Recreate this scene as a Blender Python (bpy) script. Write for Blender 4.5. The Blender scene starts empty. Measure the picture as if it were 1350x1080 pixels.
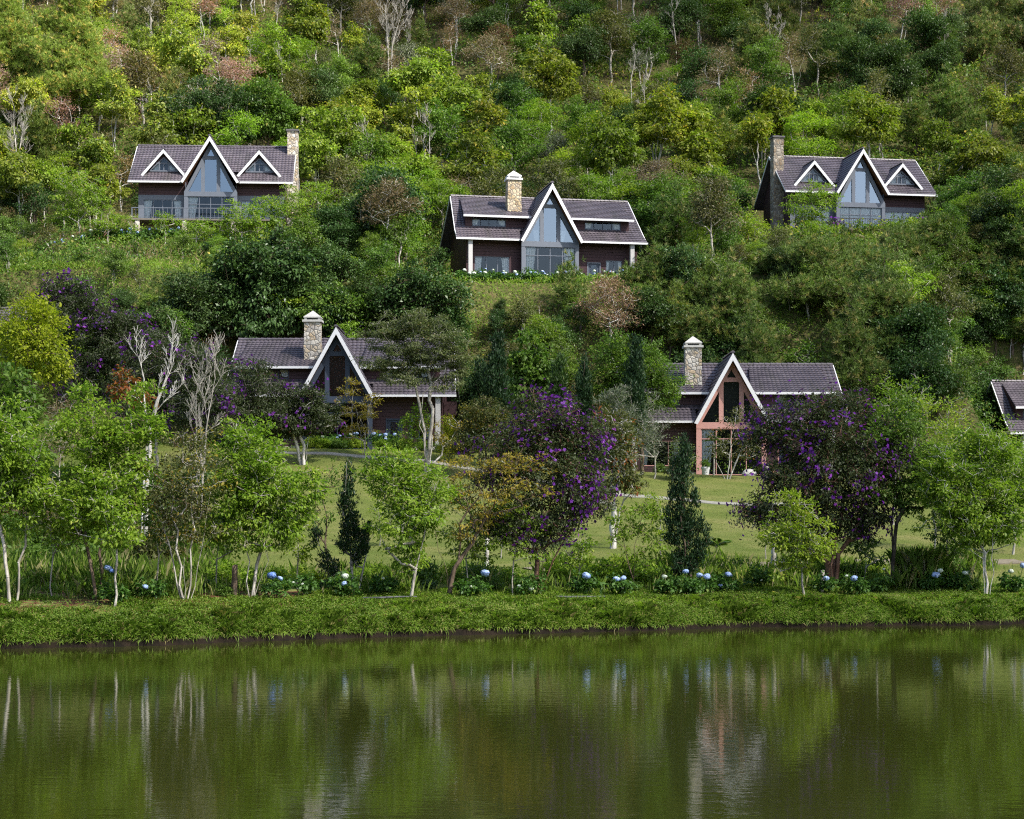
import bpy, math, random
import numpy as np
from mathutils import Vector, Matrix

# ------------------------------------------------------------------ camera, world, sun, exposure
SC = bpy.context.scene
COL = SC.collection
F, CX, YH, CH = 2300.0, 675.0, 680.0, 4.05      # focal length in photo pixels, centre, horizon row, camera height
cam = bpy.data.cameras.new('camera'); camo = bpy.data.objects.new('camera', cam); COL.objects.link(camo)
camo.location = (0, 0, CH); camo.rotation_euler = (math.radians(90), 0, 0)
cam.sensor_width = 36; cam.lens = F / 1350 * 36; cam.shift_y = (YH - 540) / 1350
cam.clip_start = 0.5; cam.clip_end = 5000
SC.camera = camo

SUN_EL, SUN_AZ = 47.0, 55.0          # azimuth measured from straight behind the camera towards its right
sv = Vector((math.sin(math.radians(SUN_AZ)) * math.cos(math.radians(SUN_EL)),
             -math.cos(math.radians(SUN_AZ)) * math.cos(math.radians(SUN_EL)), math.sin(math.radians(SUN_EL))))
sun = bpy.data.lights.new('sun', 'SUN'); suno = bpy.data.objects.new('sun', sun); COL.objects.link(suno)
sun.energy = 5.0; sun.angle = math.radians(0.6); sun.color = (1.0, 0.95, 0.87)
suno.rotation_euler = sv.to_track_quat('Z', 'Y').to_euler()
W = bpy.data.worlds.new('World'); SC.world = W; W.use_nodes = True
wn = W.node_tree; wn.nodes.clear()
wo = wn.nodes.new('ShaderNodeOutputWorld'); wb = wn.nodes.new('ShaderNodeBackground'); ws = wn.nodes.new('ShaderNodeTexSky')
ws.sky_type = 'NISHITA'; ws.sun_disc = False; ws.sun_elevation = math.radians(SUN_EL)
ws.sun_rotation = math.atan2(sv.x, sv.y); ws.dust_density = 2.0
wb.inputs[1].default_value = 0.15
wn.links.new(ws.outputs[0], wb.inputs[0]); wn.links.new(wb.outputs[0], wo.inputs[0])
SC.view_settings.view_transform = 'Standard'; SC.view_settings.look = 'None'
SC.view_settings.gamma = 1.0; SC.view_settings.exposure = 0.92
SC.render.engine = 'CYCLES'
SC.cycles.filter_width = 1.15; SC.cycles.use_denoising = False
SC.cycles.max_bounces = 8; SC.cycles.diffuse_bounces = 3; SC.cycles.glossy_bounces = 3
SC.cycles.transmission_bounces = 4; SC.cycles.transparent_max_bounces = 8

# ------------------------------------------------------------------ materials
def lin(r, g, b):
    return tuple(((c / 255) / 12.92 if c / 255 <= 0.04045 else ((c / 255 + 0.055) / 1.055) ** 2.4) for c in (r, g, b))

class NT:
    def __init__(s, name):
        s.m = bpy.data.materials.new(name); s.m.use_nodes = True; s.t = s.m.node_tree; s.t.nodes.clear()
        s.out = s.n('ShaderNodeOutputMaterial')
    def n(s, typ, **kw):
        nd = s.t.nodes.new(typ)
        for k, v in kw.items(): setattr(nd, k, v)
        return nd
    def l(s, a, b): s.t.links.new(a, b)
    def put(s, inp, v):
        if isinstance(v, bpy.types.NodeSocket): s.l(v, inp)
        elif isinstance(v, (tuple, list)) and len(v) == 3 and inp.type == 'RGBA': inp.default_value = (*v, 1)
        else: inp.default_value = v
    def mix(s, fac, a, b, mode='MIX'):
        nd = s.n('ShaderNodeMix', data_type='RGBA', blend_type=mode)
        s.put(nd.inputs[0], fac); s.put(nd.inputs[6], a); s.put(nd.inputs[7], b)
        return nd.outputs[2]
    def math(s, op, a, b=0.0, c=None):
        nd = s.n('ShaderNodeMath', operation=op); s.put(nd.inputs[0], a); s.put(nd.inputs[1], b)
        if c is not None: s.put(nd.inputs[2], c)
        return nd.outputs[0]
    def obj(s): return s.n('ShaderNodeTexCoord').outputs['Object']
    def geo(s): return s.n('ShaderNodeNewGeometry').outputs['Position']
    def xyz(s, v):
        nd = s.n('ShaderNodeSeparateXYZ'); s.l(v, nd.inputs[0]); return nd.outputs
    def map(s, v, scale):
        nd = s.n('ShaderNodeMapping'); s.l(v, nd.inputs[0]); nd.inputs[3].default_value = scale; return nd.outputs[0]
    def noise(s, scale, v=None, detail=4, rough=0.6):
        nd = s.n('ShaderNodeTexNoise'); nd.inputs['Scale'].default_value = scale
        nd.inputs['Detail'].default_value = detail; nd.inputs['Roughness'].default_value = rough
        if v is not None: s.l(v, nd.inputs['Vector'])
        return nd.outputs[0]
    def ramp(s, fac, stops):
        nd = s.n('ShaderNodeValToRGB'); cr = nd.color_ramp
        while len(cr.elements) < len(stops): cr.elements.new(0.5)
        for e, (p, c) in zip(cr.elements, stops): e.position = p; e.color = (*c, 1)
        s.put(nd.inputs[0], fac); return nd.outputs[0]
    def bump(s, h, dist=0.05, strength=1.0):
        nd = s.n('ShaderNodeBump'); nd.inputs['Strength'].default_value = strength; nd.inputs['Distance'].default_value = dist
        s.l(h, nd.inputs['Height']); return nd.outputs[0]
    def pbr(s, col, rough=0.7, spec=0.3, normal=None, metal=0.0):
        b = s.n('ShaderNodeBsdfPrincipled'); s.put(b.inputs['Base Color'], col); s.put(b.inputs['Roughness'], rough)
        b.inputs['Specular IOR Level'].default_value = spec; b.inputs['Metallic'].default_value = metal
        if normal is not None: s.l(normal, b.inputs['Normal'])
        return b.outputs[0]
    def fin(s, sh): s.l(sh, s.out.inputs[0]); return s.m

def simple(name, col, rough=0.6, spec=0.3, var=0.25, scale=3.0, bump=0.0):
    t = NT(name); n = t.noise(scale, t.obj())
    c = t.mix(n, tuple(x * (1 - var) for x in col), tuple(min(1, x * (1 + var)) for x in col))
    return t.fin(t.pbr(c, rough, spec, t.bump(n, bump) if bump else None))

def leafmat(name, a, b, c=None, cp=0.12, transl=0.35, rough=0.5):
    """two leaf colours mixed leaf by leaf, a few leaves of a third; the object's own colour tints a whole crown"""
    t = NT(name)
    at = t.n('ShaderNodeAttribute', attribute_name='leaf'); r = at.outputs['Fac']
    col = t.mix(r, a, b)
    if c is not None:
        col = t.mix(t.math('GREATER_THAN', t.n('ShaderNodeAttribute', attribute_name='odd').outputs['Fac'], 1 - cp), col, c)
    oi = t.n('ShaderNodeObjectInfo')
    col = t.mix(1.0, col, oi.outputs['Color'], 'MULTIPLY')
    p = t.pbr(col, rough, 0.25)
    tr = t.n('ShaderNodeBsdfTranslucent')
    t.l(t.mix(1.0, col, (1.1, 1.3, 0.65), 'MULTIPLY'), tr.inputs[0])
    mx = t.n('ShaderNodeMixShader'); mx.inputs[0].default_value = transl
    t.l(p, mx.inputs[1]); t.l(tr.outputs[0], mx.inputs[2])
    return t.fin(mx.outputs[0])

def barkmat(name, a, b, scale=6):
    t = NT(name); n = t.noise(scale, t.map(t.obj(), (1, 1, 0.35)), 5)
    c = t.ramp(n, [(0.38, a), (0.62, b)])
    return t.fin(t.pbr(c, 0.85, 0.15, t.bump(n, 0.03)))

M = {}
# ------------------------------------------------------------------ object helpers
def tag(o, label=None, cat=None, group=None, kind=None):
    if label: o['label'] = label
    if cat: o['category'] = cat
    if group: o['group'] = group
    if kind: o['kind'] = kind
    return o
def empty(name, loc=(0, 0, 0), rz=0.0):
    o = bpy.data.objects.new(name, None); COL.objects.link(o); o.location = loc; o.rotation_euler = (0, 0, rz)
    o.empty_display_size = 0.3; return o
def link(name, me, mat, parent=None):
    o = bpy.data.objects.new(name, me); COL.objects.link(o)
    if mat is not None and not me.materials: me.materials.append(mat)
    if parent: o.parent = parent
    return o
KIDS = {}
def copy_tree(o, parent=None):
    c = o.copy(); COL.objects.link(c)
    if parent: c.parent = parent
    for ch in list(o.children): copy_tree(ch, c)
    return c

def np_mesh(name, V, polys_idx, n_per, attrs=None, smooth=False):
    """V (n,3); polys_idx flat (m*n_per)"""
    me = bpy.data.meshes.new(name); V = np.asarray(V, np.float32); idx = np.asarray(polys_idx, np.int32).ravel()
    m = len(idx) // n_per
    me.vertices.add(len(V)); me.vertices.foreach_set('co', V.ravel())
    me.loops.add(len(idx)); me.loops.foreach_set('vertex_index', idx)
    me.polygons.add(m); me.polygons.foreach_set('loop_start', np.arange(0, m * n_per, n_per, dtype=np.int32))
    me.polygons.foreach_set('loop_total', np.full(m, n_per, np.int32))
    if smooth: me.polygons.foreach_set('use_smooth', np.ones(m, bool))
    for k, a in (attrs or {}).items():
        at = me.attributes.new(k, 'FLOAT', 'FACE'); at.data.foreach_set('value', np.asarray(a, np.float32))
    me.update(calc_edges=True); return me

class MB:
    def __init__(s): s.v = []; s.f = []
    def poly(s, *pts):
        b = len(s.v); s.v += [tuple(p) for p in pts]; s.f.append(tuple(range(b, b + len(pts)))); return s
    def box(s, x0, x1, y0, y1, z0, z1):
        b = len(s.v)
        s.v += [(x0, y0, z0), (x1, y0, z0), (x1, y1, z0), (x0, y1, z0), (x0, y0, z1), (x1, y0, z1), (x1, y1, z1), (x0, y1, z1)]
        for q in ((0, 3, 2, 1), (4, 5, 6, 7), (0, 1, 5, 4), (1, 2, 6, 5), (2, 3, 7, 6), (3, 0, 4, 7)): s.f.append(tuple(b + i for i in q))
        return s
    def prism(s, pts, y0, y1):
        """outline in x,z pushed from y0 to y1"""
        n = len(pts); b = len(s.v)
        s.v += [(x, y0, z) for x, z in pts] + [(x, y1, z) for x, z in pts]
        s.f.append(tuple(b + i for i in range(n))); s.f.append(tuple(b + n + i for i in reversed(range(n))))
        for i in range(n):
            j = (i + 1) % n; s.f.append((b + i, b + n + i, b + n + j, b + j))
        return s
    def bar(s, p, q, w, h=None, up=(0, 0, 1)):
        p, q = Vector(p), Vector(q); d = (q - p).normalized(); h = h or w
        side = d.cross(Vector(up))
        if side.length < 1e-4: side = d.cross(Vector((0, 1, 0)))
        side.normalize(); u = side.cross(d); b = len(s.v)
        for c in (p, q):
            for a, e in ((-1, -1), (1, -1), (1, 1), (-1, 1)): s.v.append(tuple(c + side * a * w / 2 + u * e * h / 2))
        for t in ((3, 2, 1, 0), (4, 5, 6, 7), (0, 1, 5, 4), (1, 2, 6, 5), (2, 3, 7, 6), (3, 0, 4, 7)): s.f.append(tuple(b + i for i in t))
        return s
    def build(s, name, mat, parent=None, smooth=False):
        me = bpy.data.meshes.new(name); me.from_pydata(s.v, [], s.f); me.update()
        if smooth: me.polygons.foreach_set('use_smooth', [True] * len(me.polygons))
        return link(name, me, mat, parent)

# ------------------------------------------------------------------ noise, pixels, terrain
_rng = np.random.default_rng(7); _lat = _rng.random((256, 256))
def vnoise(x, y):
    x = np.asarray(x, float); y = np.asarray(y, float)
    xi = np.floor(x).astype(int); yi = np.floor(y).astype(int); fx = x - xi; fy = y - yi
    fx = fx * fx * (3 - 2 * fx); fy = fy * fy * (3 - 2 * fy)
    g = lambda i, j: _lat[i & 255, j & 255]
    return (g(xi, yi) * (1 - fx) + g(xi + 1, yi) * fx) * (1 - fy) + (g(xi, yi + 1) * (1 - fx) + g(xi + 1, yi + 1) * fx) * fy
def fbm(x, y, o=3):
    r = 0; a = 0.5
    for k in range(o): r = r + a * vnoise(x * 2 ** k + 17 * k, y * 2 ** k + 5 * k); a *= 0.5
    return r
def gx(px, D): return (px - CX) / F * D
def gz(py, D): return CH + (YH - py) / F * D

# house sites: (gable px, Y of front wall, base z, yaw deg)
SITES = {'dark': (446, 121, 8.54, 0), 'pink': (962.5, 121, 6.75, 0), 'hedge': (723, 144.6, 22.9, 11),
         'dorm': (279, 160, 28.8, 3), 'deck': (1131, 165, 28.7, 9), 'edge': (1457, 135, 6.6, 4), 'sliver': (-125, 131, 11.9, -4)}
HPOS = {k: (gx(p, D), D, z, math.radians(a)) for k, (p, D, z, a) in SITES.items()}
YW_X = [-80, -40, -15.6, -6.8, 0.65, 8.9, 19.1, 60, 120]; YW_Y = [40, 48, 53.2, 56.7, 60.2, 63.0, 65.3, 69, 72]
def waterline(x): return np.interp(x, YW_X, YW_Y) + (vnoise(np.asarray(x) * 0.35, np.asarray(x) * 0 + 3.3) - 0.5) * 1.2 + (vnoise(np.asarray(x) * 1.7, np.asarray(x) * 0 + 8.1) - 0.5) * 0.5
PY = [70, 77, 90, 100, 108, 113, 117, 122, 128, 134, 141, 150, 156, 170, 185, 220, 260, 300, 330, 360, 460]
PL = [1.45, 1.8, 3.4, 5.2, 6.9, 8.1, 8.7, 10.0, 13.5, 18.0, 23.3, 25.6, 28.2, 31.5, 40, 60, 84, 108, 124, 130, 120]
PR = [1.45, 1.8, 2.9, 4.0, 5.3, 6.2, 6.8, 8.0, 12.0, 17.5, 23.3, 25.6, 28.2, 31.5, 40, 60, 84, 108, 124, 130, 120]
def terr(x, y):
    x = np.asarray(x, float); y = np.asarray(y, float)
    s = y - waterline(x)
    bank = np.interp(s, [-40, -4, 0, 0.10, 0.5, 1.2, 2.2, 4.0, 6.0], [-2.0, -1.2, -0.04, 0.22, 0.52, 0.80, 1.0, 1.18, 1.30])
    bank = bank * np.where(s > 0, 0.86 + 0.3 * vnoise(x * 0.21 + 4, x * 0 + 1.5), 1)
    t = np.clip((x + 12) / 27, 0, 1)
    hill = np.interp(y, PY, PL) * (1 - t) + np.interp(y, PY, PR) * t
    k = np.clip((y - (waterline(x) + 5)) / 6.0, 0, 1); k = k * k * (3 - 2 * k)
    z = bank * (1 - k) + hill * k
    amp = np.clip((y - 120) / 60, 0, 1)
    z = z + amp * (fbm(x * 0.045 + 9, y * 0.045, 3) - 0.44) * 7.0 + np.clip((s - 1) / 3, 0, 1) * (fbm(x * 0.5, y * 0.5, 2) - 0.37) * 0.16
    for key, (hx, hy, hz, ha) in HPOS.items():
        c, sn = math.cos(ha), math.sin(ha); dx = x - hx; dy = y - hy
        lx = dx * c + dy * sn; ly = -dx * sn + dy * c - 3.6
        d = np.hypot(np.maximum(np.abs(lx) - 8.8, 0), np.maximum(np.where(ly < 0, -ly - (13.0 if key == 'edge' else 6.0), ly - 6.0), 0))
        w = np.clip(1 - d / 4.5, 0, 1); w = w * w * (3 - 2 * w)
        z = z * (1 - w) + (hz - 0.06) * w
    back = np.clip((-y - 70) / 130, 0, 1); back = back * back * (3 - 2 * back)
    near = np.clip((12 - y) / 10, 0, 1) * 2.2           # the bank the photographer stands on
    return np.where(y < 25, np.where(y < 14, -1.6 + near + back * (46 + 14 * fbm(x * 0.02, y * 0.02)), -1.6), z)
def tz(x, y): return float(terr(x, y))
def ground_at(px, py, d0=66, d1=260):
    D = np.arange(d0, d1, 0.1); z = terr(gx(px, D), D); r = YH - (z - CH) * F / D
    k = np.argmax(r <= py); D = float(D[k]); return gx(px, D), D
def pt(px, py, **k):
    x, y = ground_at(px, py, **k); return Vector((x, y, tz(x, y)))

# ------------------------------------------------------------------ clouds out of view, added and shaped to shade parts of the valley
def shade_clouds():
    t = NT('thin_shade_cloud'); tr = t.n('ShaderNodeBsdfTransparent'); df = t.n('ShaderNodeBsdfDiffuse'); df.inputs[0].default_value = (.9, .9, .9, 1)
    mx = t.n('ShaderNodeMixShader'); oi = t.n('ShaderNodeObjectInfo'); t.l(t.xyz(oi.outputs['Color'])[0], mx.inputs[0]); t.l(tr.outputs[0], mx.inputs[1]); t.l(df.outputs[0], mx.inputs[2]); mat = t.fin(mx.outputs[0])
    H = 620.0
    # each: footprint of its shade at level zero (x centre, y centre, half x, half y)
    for k, (cx, cy, rx, ry) in enumerate([(0, 52, 150, 84), (-50, 305, 40, 46), (18, 218, 56, 62)]):
        n, m = 64, 24; th, ph = np.meshgrid(np.arange(n) * 2 * math.pi / n, (np.arange(m) + .5) * math.pi / m)
        x = np.cos(th) * np.sin(ph); y = np.sin(th) * np.sin(ph); z = np.cos(ph)
        x = np.sign(x) * np.abs(x) ** .8; y = np.sign(y) * np.abs(y) ** .8
        q = 1 + .22 * (fbm(np.cos(th) * 3 + 11 * k + 20, np.sin(th) * 3 + z * 2 + 30, 4) - .44) * np.sin(ph)
        V = np.stack([cx + sv.x / sv.z * H + x * rx * q, cy + sv.y / sv.z * H + y * ry * q, H + z * 14 * q], -1).reshape(-1, 3)
        r = np.arange(m - 1)[:, None] * n; j = np.arange(n)[None]; e = (j + 1) % n
        Fq = np.stack([r + j, r + e, r + n + e, r + n + j], -1).reshape(-1, 4)
        o = link('shade_clouds', np_mesh('shade_clouds', V, Fq, 4, smooth=True), mat); o.color = ((.28, .5, .17)[k], 0, 0, 1); tag(o, 'thin white cloud added out of view to shade the valley', 'cloud', kind='stuff')
shade_clouds()
# ------------------------------------------------------------------ ground and water
def build_ground():
    t = NT('ground_cover'); p = t.geo(); n1 = t.noise(0.35, p, 5); n2 = t.noise(2.2, p, 4); n3 = t.noise(14, p, 3)
    g = t.ramp(n1, [(0.35, (0.10, 0.13, 0.027)), (0.5, (0.15, 0.165, 0.045)), (0.68, (0.22, 0.20, 0.075))])
    g = t.mix(t.math('MULTIPLY', n3, 0.5), g, (0.10, 0.145, 0.024))
    soil = t.ramp(n2, [(0.35, (0.007, 0.006, 0.004)), (0.7, (0.022, 0.015, 0.010))])
    wild = t.ramp(n2, [(0.3, (0.045, 0.055, 0.014)), (0.55, (0.075, 0.075, 0.026)), (0.75, (0.15, 0.105, 0.055))])
    x, y, z = t.xyz(p)
    hillf = t.n('ShaderNodeMapRange'); t.l(t.math('ADD', y, t.math('MULTIPLY', n2, 8)), hillf.inputs[0])
    hillf.inputs[1].default_value = 124; hillf.inputs[2].default_value = 130
    c = t.mix(hillf.outputs[0], g, wild)
    bank = t.n('ShaderNodeMapRange'); t.l(t.math('ADD', z, t.math('MULTIPLY', n2, 0.5)), bank.inputs[0])
    bank.inputs[1].default_value = 0.62; bank.inputs[2].default_value = 0.42
    far = t.n('ShaderNodeMapRange'); t.l(y, far.inputs[0]); far.inputs[1].default_value = -40; far.inputs[2].default_value = -70
    c = t.mix(far.outputs[0], c, (0.028, 0.036, 0.014))
    c = t.mix(bank.outputs[0], c, soil)
    # trodden reddish earth along the top of the bank
    redx = t.n('ShaderNodeMapRange'); t.l(x, redx.inputs[0]); redx.inputs[1].default_value = -3; redx.inputs[2].default_value = -8
    redz = t.math('MULTIPLY', t.math('GREATER_THAN', z, 1.0), t.math('LESS_THAN', y, 62.0))
    c = t.mix(t.math('MULTIPLY', t.math('MULTIPLY', redx.outputs[0], redz), t.math('GREATER_THAN', n2, 0.47)), c, t.mix(n3, (0.07, 0.03, 0.018), (0.17, 0.075, 0.042)))
    mat = t.fin(t.pbr(c, 0.95, 0.1, t.bump(t.math('ADD', n2, n3), 0.06)))
    xs = np.concatenate([np.arange(-300, -120, 12.0), np.arange(-120, -40, 2.0), np.arange(-40, 40, 0.6), np.arange(40, 120, 2.0), np.arange(120, 301, 12.0)])
    ys = np.concatenate([np.arange(-320, 0, 12.0), np.arange(0, 26, 1.0), np.arange(26, 48, 2.0), np.arange(48, 70, 0.1), np.arange(70, 76, 0.2), np.arange(76, 180, 0.8), np.arange(180, 300, 2.0), np.arange(300, 461, 6.0)])
    X, Y = np.meshgrid(xs, ys); Z = terr(X, Y)
    V = np.stack([X, Y, Z], -1).reshape(-1, 3); nx = len(xs); ny = len(ys)
    i = (np.arange(ny - 1)[:, None] * nx + np.arange(nx - 1)[None]).ravel()
    tag(link('ground', np_mesh('ground', V, np.stack([i, i + 1, i + nx + 1, i + nx], 1), 4, smooth=True), mat), 'grassy ground rising from the pond bank to the wooded hillside', kind='structure')
    # pond
    t = NT('pond_water'); p = t.geo()
    a = t.noise(1.0, t.map(p, (0.9, 3.2, 1)), 3, 0.55); b = t.noise(1.0, t.map(p, (3.5, 11, 1)), 2, 0.5); c = t.noise(0.12, p, 2)
    h = t.math('ADD', t.math('MULTIPLY', a, 0.6), t.math('MULTIPLY', t.math('MULTIPLY', b, 0.3), t.math('MULTIPLY', c, t.math('MULTIPLY', c, 3.2))))
    bs = t.n('ShaderNodeBsdfPrincipled'); bs.inputs['Base Color'].default_value = (0.025, 0.030, 0.004, 1)
    bs.inputs['Roughness'].default_value = 0.04; bs.inputs['IOR'].default_value = 1.33
    t.l(t.bump(h, 0.0044), bs.inputs['Normal'])
    me = bpy.data.meshes.new('water'); me.from_pydata([(-300, -60, 0), (300, -60, 0), (300, 90, 0), (-300, 90, 0)], [], [(0, 1, 2, 3)])
    tag(link('water', me, t.fin(bs.outputs[0])), 'dark green rippled pond water reflecting the trees', kind='structure')
build_ground()

def path_strip(name, pts, w, mat, label, thick=0.05):
    """a paved ribbon draped on the ground through ground points"""
    P = []
    for a, b in zip(pts[:-1], pts[1:]):
        for k in range(12): P.append(a.lerp(b, k / 12))
    P.append(pts[-1]); V = []; fs = []
    for i, p in enumerate(P):
        d = (P[min(i + 1, len(P) - 1)] - P[max(i - 1, 0)]); d.z = 0; d.normalize(); s = Vector((-d.y, d.x, 0))
        for e, dz in ((-1, -0.15), (-1, thick), (1, thick), (1, -0.15)):
            q = p + s * e * w / 2; V.append((q.x, q.y, tz(q.x, q.y) + dz))
    for i in range(len(P) - 1):
        for k in range(3): b = i * 4 + k; fs.append((b, b + 4, b + 5, b + 1))
    me = bpy.data.meshes.new(name); me.from_pydata(V, [], fs)
    return tag(link(name, me, mat), label, kind='structure')
M['concrete'] = simple('worn_concrete', (0.27, 0.26, 0.22), 0.9, 0.1, 0.35, 2.5)
M['dirt'] = simple('pale_dirt', (0.21, 0.18, 0.13), 0.95, 0.05, 0.4, 3)
path_strip('garden_path', [pt(*q) for q in ((350, 596), (420, 598), (480, 603), (560, 608), (640, 622), (740, 640), (835, 655), (905, 660), (980, 666), (1100, 662))], 0.8, M['concrete'], 'narrow concrete path curving across the mown lawn')
path_strip('lakeside_path', [pt(*q) for q in ((700, 752), (800, 748), (960, 746), (1100, 743), (1200, 742), (1345, 741))], 1.6, M['dirt'], 'pale dirt path running behind the hydrangeas')
# ------------------------------------------------------------------ house materials
def roofmat():
    t = NT('purple_brown_roof_tiles'); n = t.noise(1.1, t.obj(), 5); n2 = t.noise(9, t.obj(), 2)
    c = t.ramp(n, [(0.3, (0.062, 0.054, 0.064)), (0.55, (0.105, 0.090, 0.105)), (0.75, (0.155, 0.135, 0.150))])
    st = t.noise(0.9, t.map(t.obj(), (1.6, 0.3, 0.3)), 4)
    c = t.mix(t.ramp(st, [(0.5, (0, 0, 0)), (0.72, (.55, .55, .55))]), c, (0.055, 0.056, 0.044))
    c = t.mix(t.math('MULTIPLY', n2, 0.5), c, (0.066, 0.056, 0.064))
    return t.fin(t.pbr(c, 0.42, 0.4))
def siding(name, col):
    t = NT(name); o = t.obj(); z = t.xyz(o)[2]
    f = t.math('FRACT', t.math('MULTIPLY', z, 1 / 0.24)); n = t.noise(3.0, t.map(o, (0.4, 0.4, 6)), 3)
    c = t.mix(n, tuple(x * 0.7 for x in col), tuple(x * 1.35 for x in col))
    c = t.mix(t.math('LESS_THAN', f, 0.09), c, tuple(x * 0.25 for x in col))
    return t.fin(t.pbr(c, 0.65, 0.25, t.bump(f, 0.04)))
def stonemat(name, cols, scale=3.6):
    t = NT(name); o = t.obj()
    w = t.n('ShaderNodeVectorMath', operation='ADD'); t.l(o, w.inputs[0])
    nz = t.n('ShaderNodeTexNoise'); nz.inputs['Scale'].default_value = 2.5
    sc = t.n('ShaderNodeVectorMath', operation='SCALE'); t.l(nz.outputs[1], sc.inputs[0]); sc.inputs['Scale'].default_value = 0.25; t.l(sc.outputs[0], w.inputs[1])
    vo = t.n('ShaderNodeTexVoronoi', feature='F1'); vo.inputs['Scale'].default_value = scale; t.l(w.outputs[0], vo.inputs['Vector'])
    ed = t.n('ShaderNodeTexVoronoi', feature='DISTANCE_TO_EDGE'); ed.inputs['Scale'].default_value = scale; t.l(w.outputs[0], ed.inputs['Vector'])
    r = t.xyz(vo.outputs['Color'])[0]
    c = t.ramp(r, [(i / (len(cols) - 1), q) for i, q in enumerate(cols)])
    c = t.mix(t.math('LESS_THAN', ed.outputs[0], 0.055), c, (0.16, 0.145, 0.125))
    h = t.math('MINIMUM', ed.outputs[0], 0.2)
    return t.fin(t.pbr(c, 0.85, 0.2, t.bump(h, 0.12)))
def glassmat(name, add, ior):
    t = NT(name); g = t.n('ShaderNodeBsdfGlossy'); g.inputs[0].default_value = (0.62, 0.72, 0.85, 1); g.inputs['Roughness'].default_value = 0.06
    tr = t.n('ShaderNodeBsdfTransparent'); tr.inputs[0].default_value = (0.82, 0.86, 0.88, 1)
    fr = t.n('ShaderNodeFresnel'); fr.inputs[0].default_value = ior
    mx = t.n('ShaderNodeMixShader'); t.l(t.math('ADD', fr.outputs[0], add), mx.inputs[0]); t.l(tr.outputs[0], mx.inputs[1]); t.l(g.outputs[0], mx.inputs[2])
    return t.fin(mx.outputs[0])
M['roof'] = roofmat()
M['maroon'] = siding('maroon_board_siding', (0.066, 0.036, 0.041))
M['greyblue'] = simple('blue_grey_paint', (0.12, 0.135, 0.165), 0.5, 0.3, 0.12)
M['navy'] = simple('dark_slate_paint', (0.042, 0.055, 0.082), 0.45, 0.3, 0.12)
M['pink'] = simple('salmon_pink_render', (0.50, 0.27, 0.235), 0.7, 0.2, 0.14, 1.3)
M['white'] = simple('white_trim_paint', (0.64, 0.64, 0.65), 0.5, 0.3, 0.08)
M['pale'] = simple('pale_grey_post', (0.42, 0.41, 0.40), 0.7, 0.2, 0.12)
M['soffit'] = simple('brown_timber_soffit', (0.16, 0.075, 0.036), 0.7, 0.2, 0.3)
M['inside'] = simple('dim_interior', (0.13, 0.10, 0.085), 0.9, 0.1, 0.3)
M['gloom'] = simple('painted_room_shade', (0.022, 0.021, 0.022), 0.9, 0.05, 0.2)
M['curtain'] = simple('white_curtain_cloth', (0.75, 0.74, 0.70), 0.9, 0.05, 0.1)
M['stone_tan'] = stonemat('tan_stone', [(0.28, 0.20, 0.12), (0.42, 0.33, 0.20), (0.5, 0.42, 0.30), (0.33, 0.27, 0.2)])
M['stone_pale'] = stonemat('pale_fieldstone', [(0.5, 0.47, 0.4), (0.4, 0.31, 0.2), (0.58, 0.55, 0.48), (0.3, 0.27, 0.24), (0.5, 0.42, 0.3)])
M['stone_dark'] = stonemat('weathered_stone', [(0.17, 0.12, 0.08), (0.3, 0.24, 0.17), (0.22, 0.19, 0.16), (0.4, 0.35, 0.28)])
M['cap'] = simple('grey_cement_cap', (0.44, 0.43, 0.40), 0.85, 0.15, 0.2)
M['capdark'] = simple('dark_cement_cap', (0.12, 0.115, 0.12), 0.85, 0.15, 0.2)
M['glass'] = glassmat('window_glass', 0.03, 1.45); M['skyglass'] = glassmat('tinted_gable_glass', 0.22, 1.7)
M['iron'] = simple('dark_railing_iron', (0.035, 0.037, 0.045), 0.5, 0.4, 0.1)
M['deckwood'] = simple('grey_deck_boards', (0.16, 0.14, 0.12), 0.8, 0.2, 0.3)

def tiles(mb, a0, a1, b0, b1, pitch=0.31, row=0.36):
    """tiled slope: eave edge a0->a1, top edge b0->b1; rows step down like laid tiles and each tile is a wave"""
    a0, a1, b0, b1 = map(Vector, (a0, a1, b0, b1))
    w = max((a1 - a0).length, (b1 - b0).length); hgt = ((b0 + b1) / 2 - (a0 + a1) / 2).length
    nc = max(2, round(w / pitch)); nr = max(2, round(hgt / row))
    nrm = (a1 - a0).cross(b0 - a0).normalized()
    if nrm.z < 0: nrm = -nrm
    m = nc * 4
    for r in range(nr):
        rows = []
        for v, off in ((r / nr, 0.012), (r / nr, 0.060), ((r + 1) / nr, 0.012)):
            L = a0.lerp(b0, v); R = a1.lerp(b1, v); b = len(mb.v)
            for i in range(m + 1):
                k = i % 4; wv = (0.0, 0.030, 0.042, 0.030)[k]
                mb.v.append(tuple(L.lerp(R, i / m) + nrm * (off + wv)))
            rows.append(b)
        for p, q in ((rows[0], rows[1]), (rows[1], rows[2])):
            for i in range(m): mb.f.append((p + i, p + i + 1, q + i + 1, q + i))
    # underside board
    mb.poly(a0 - nrm * .09, a1 - nrm * .09, b1 - nrm * .09, b0 - nrm * .09)
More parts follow.
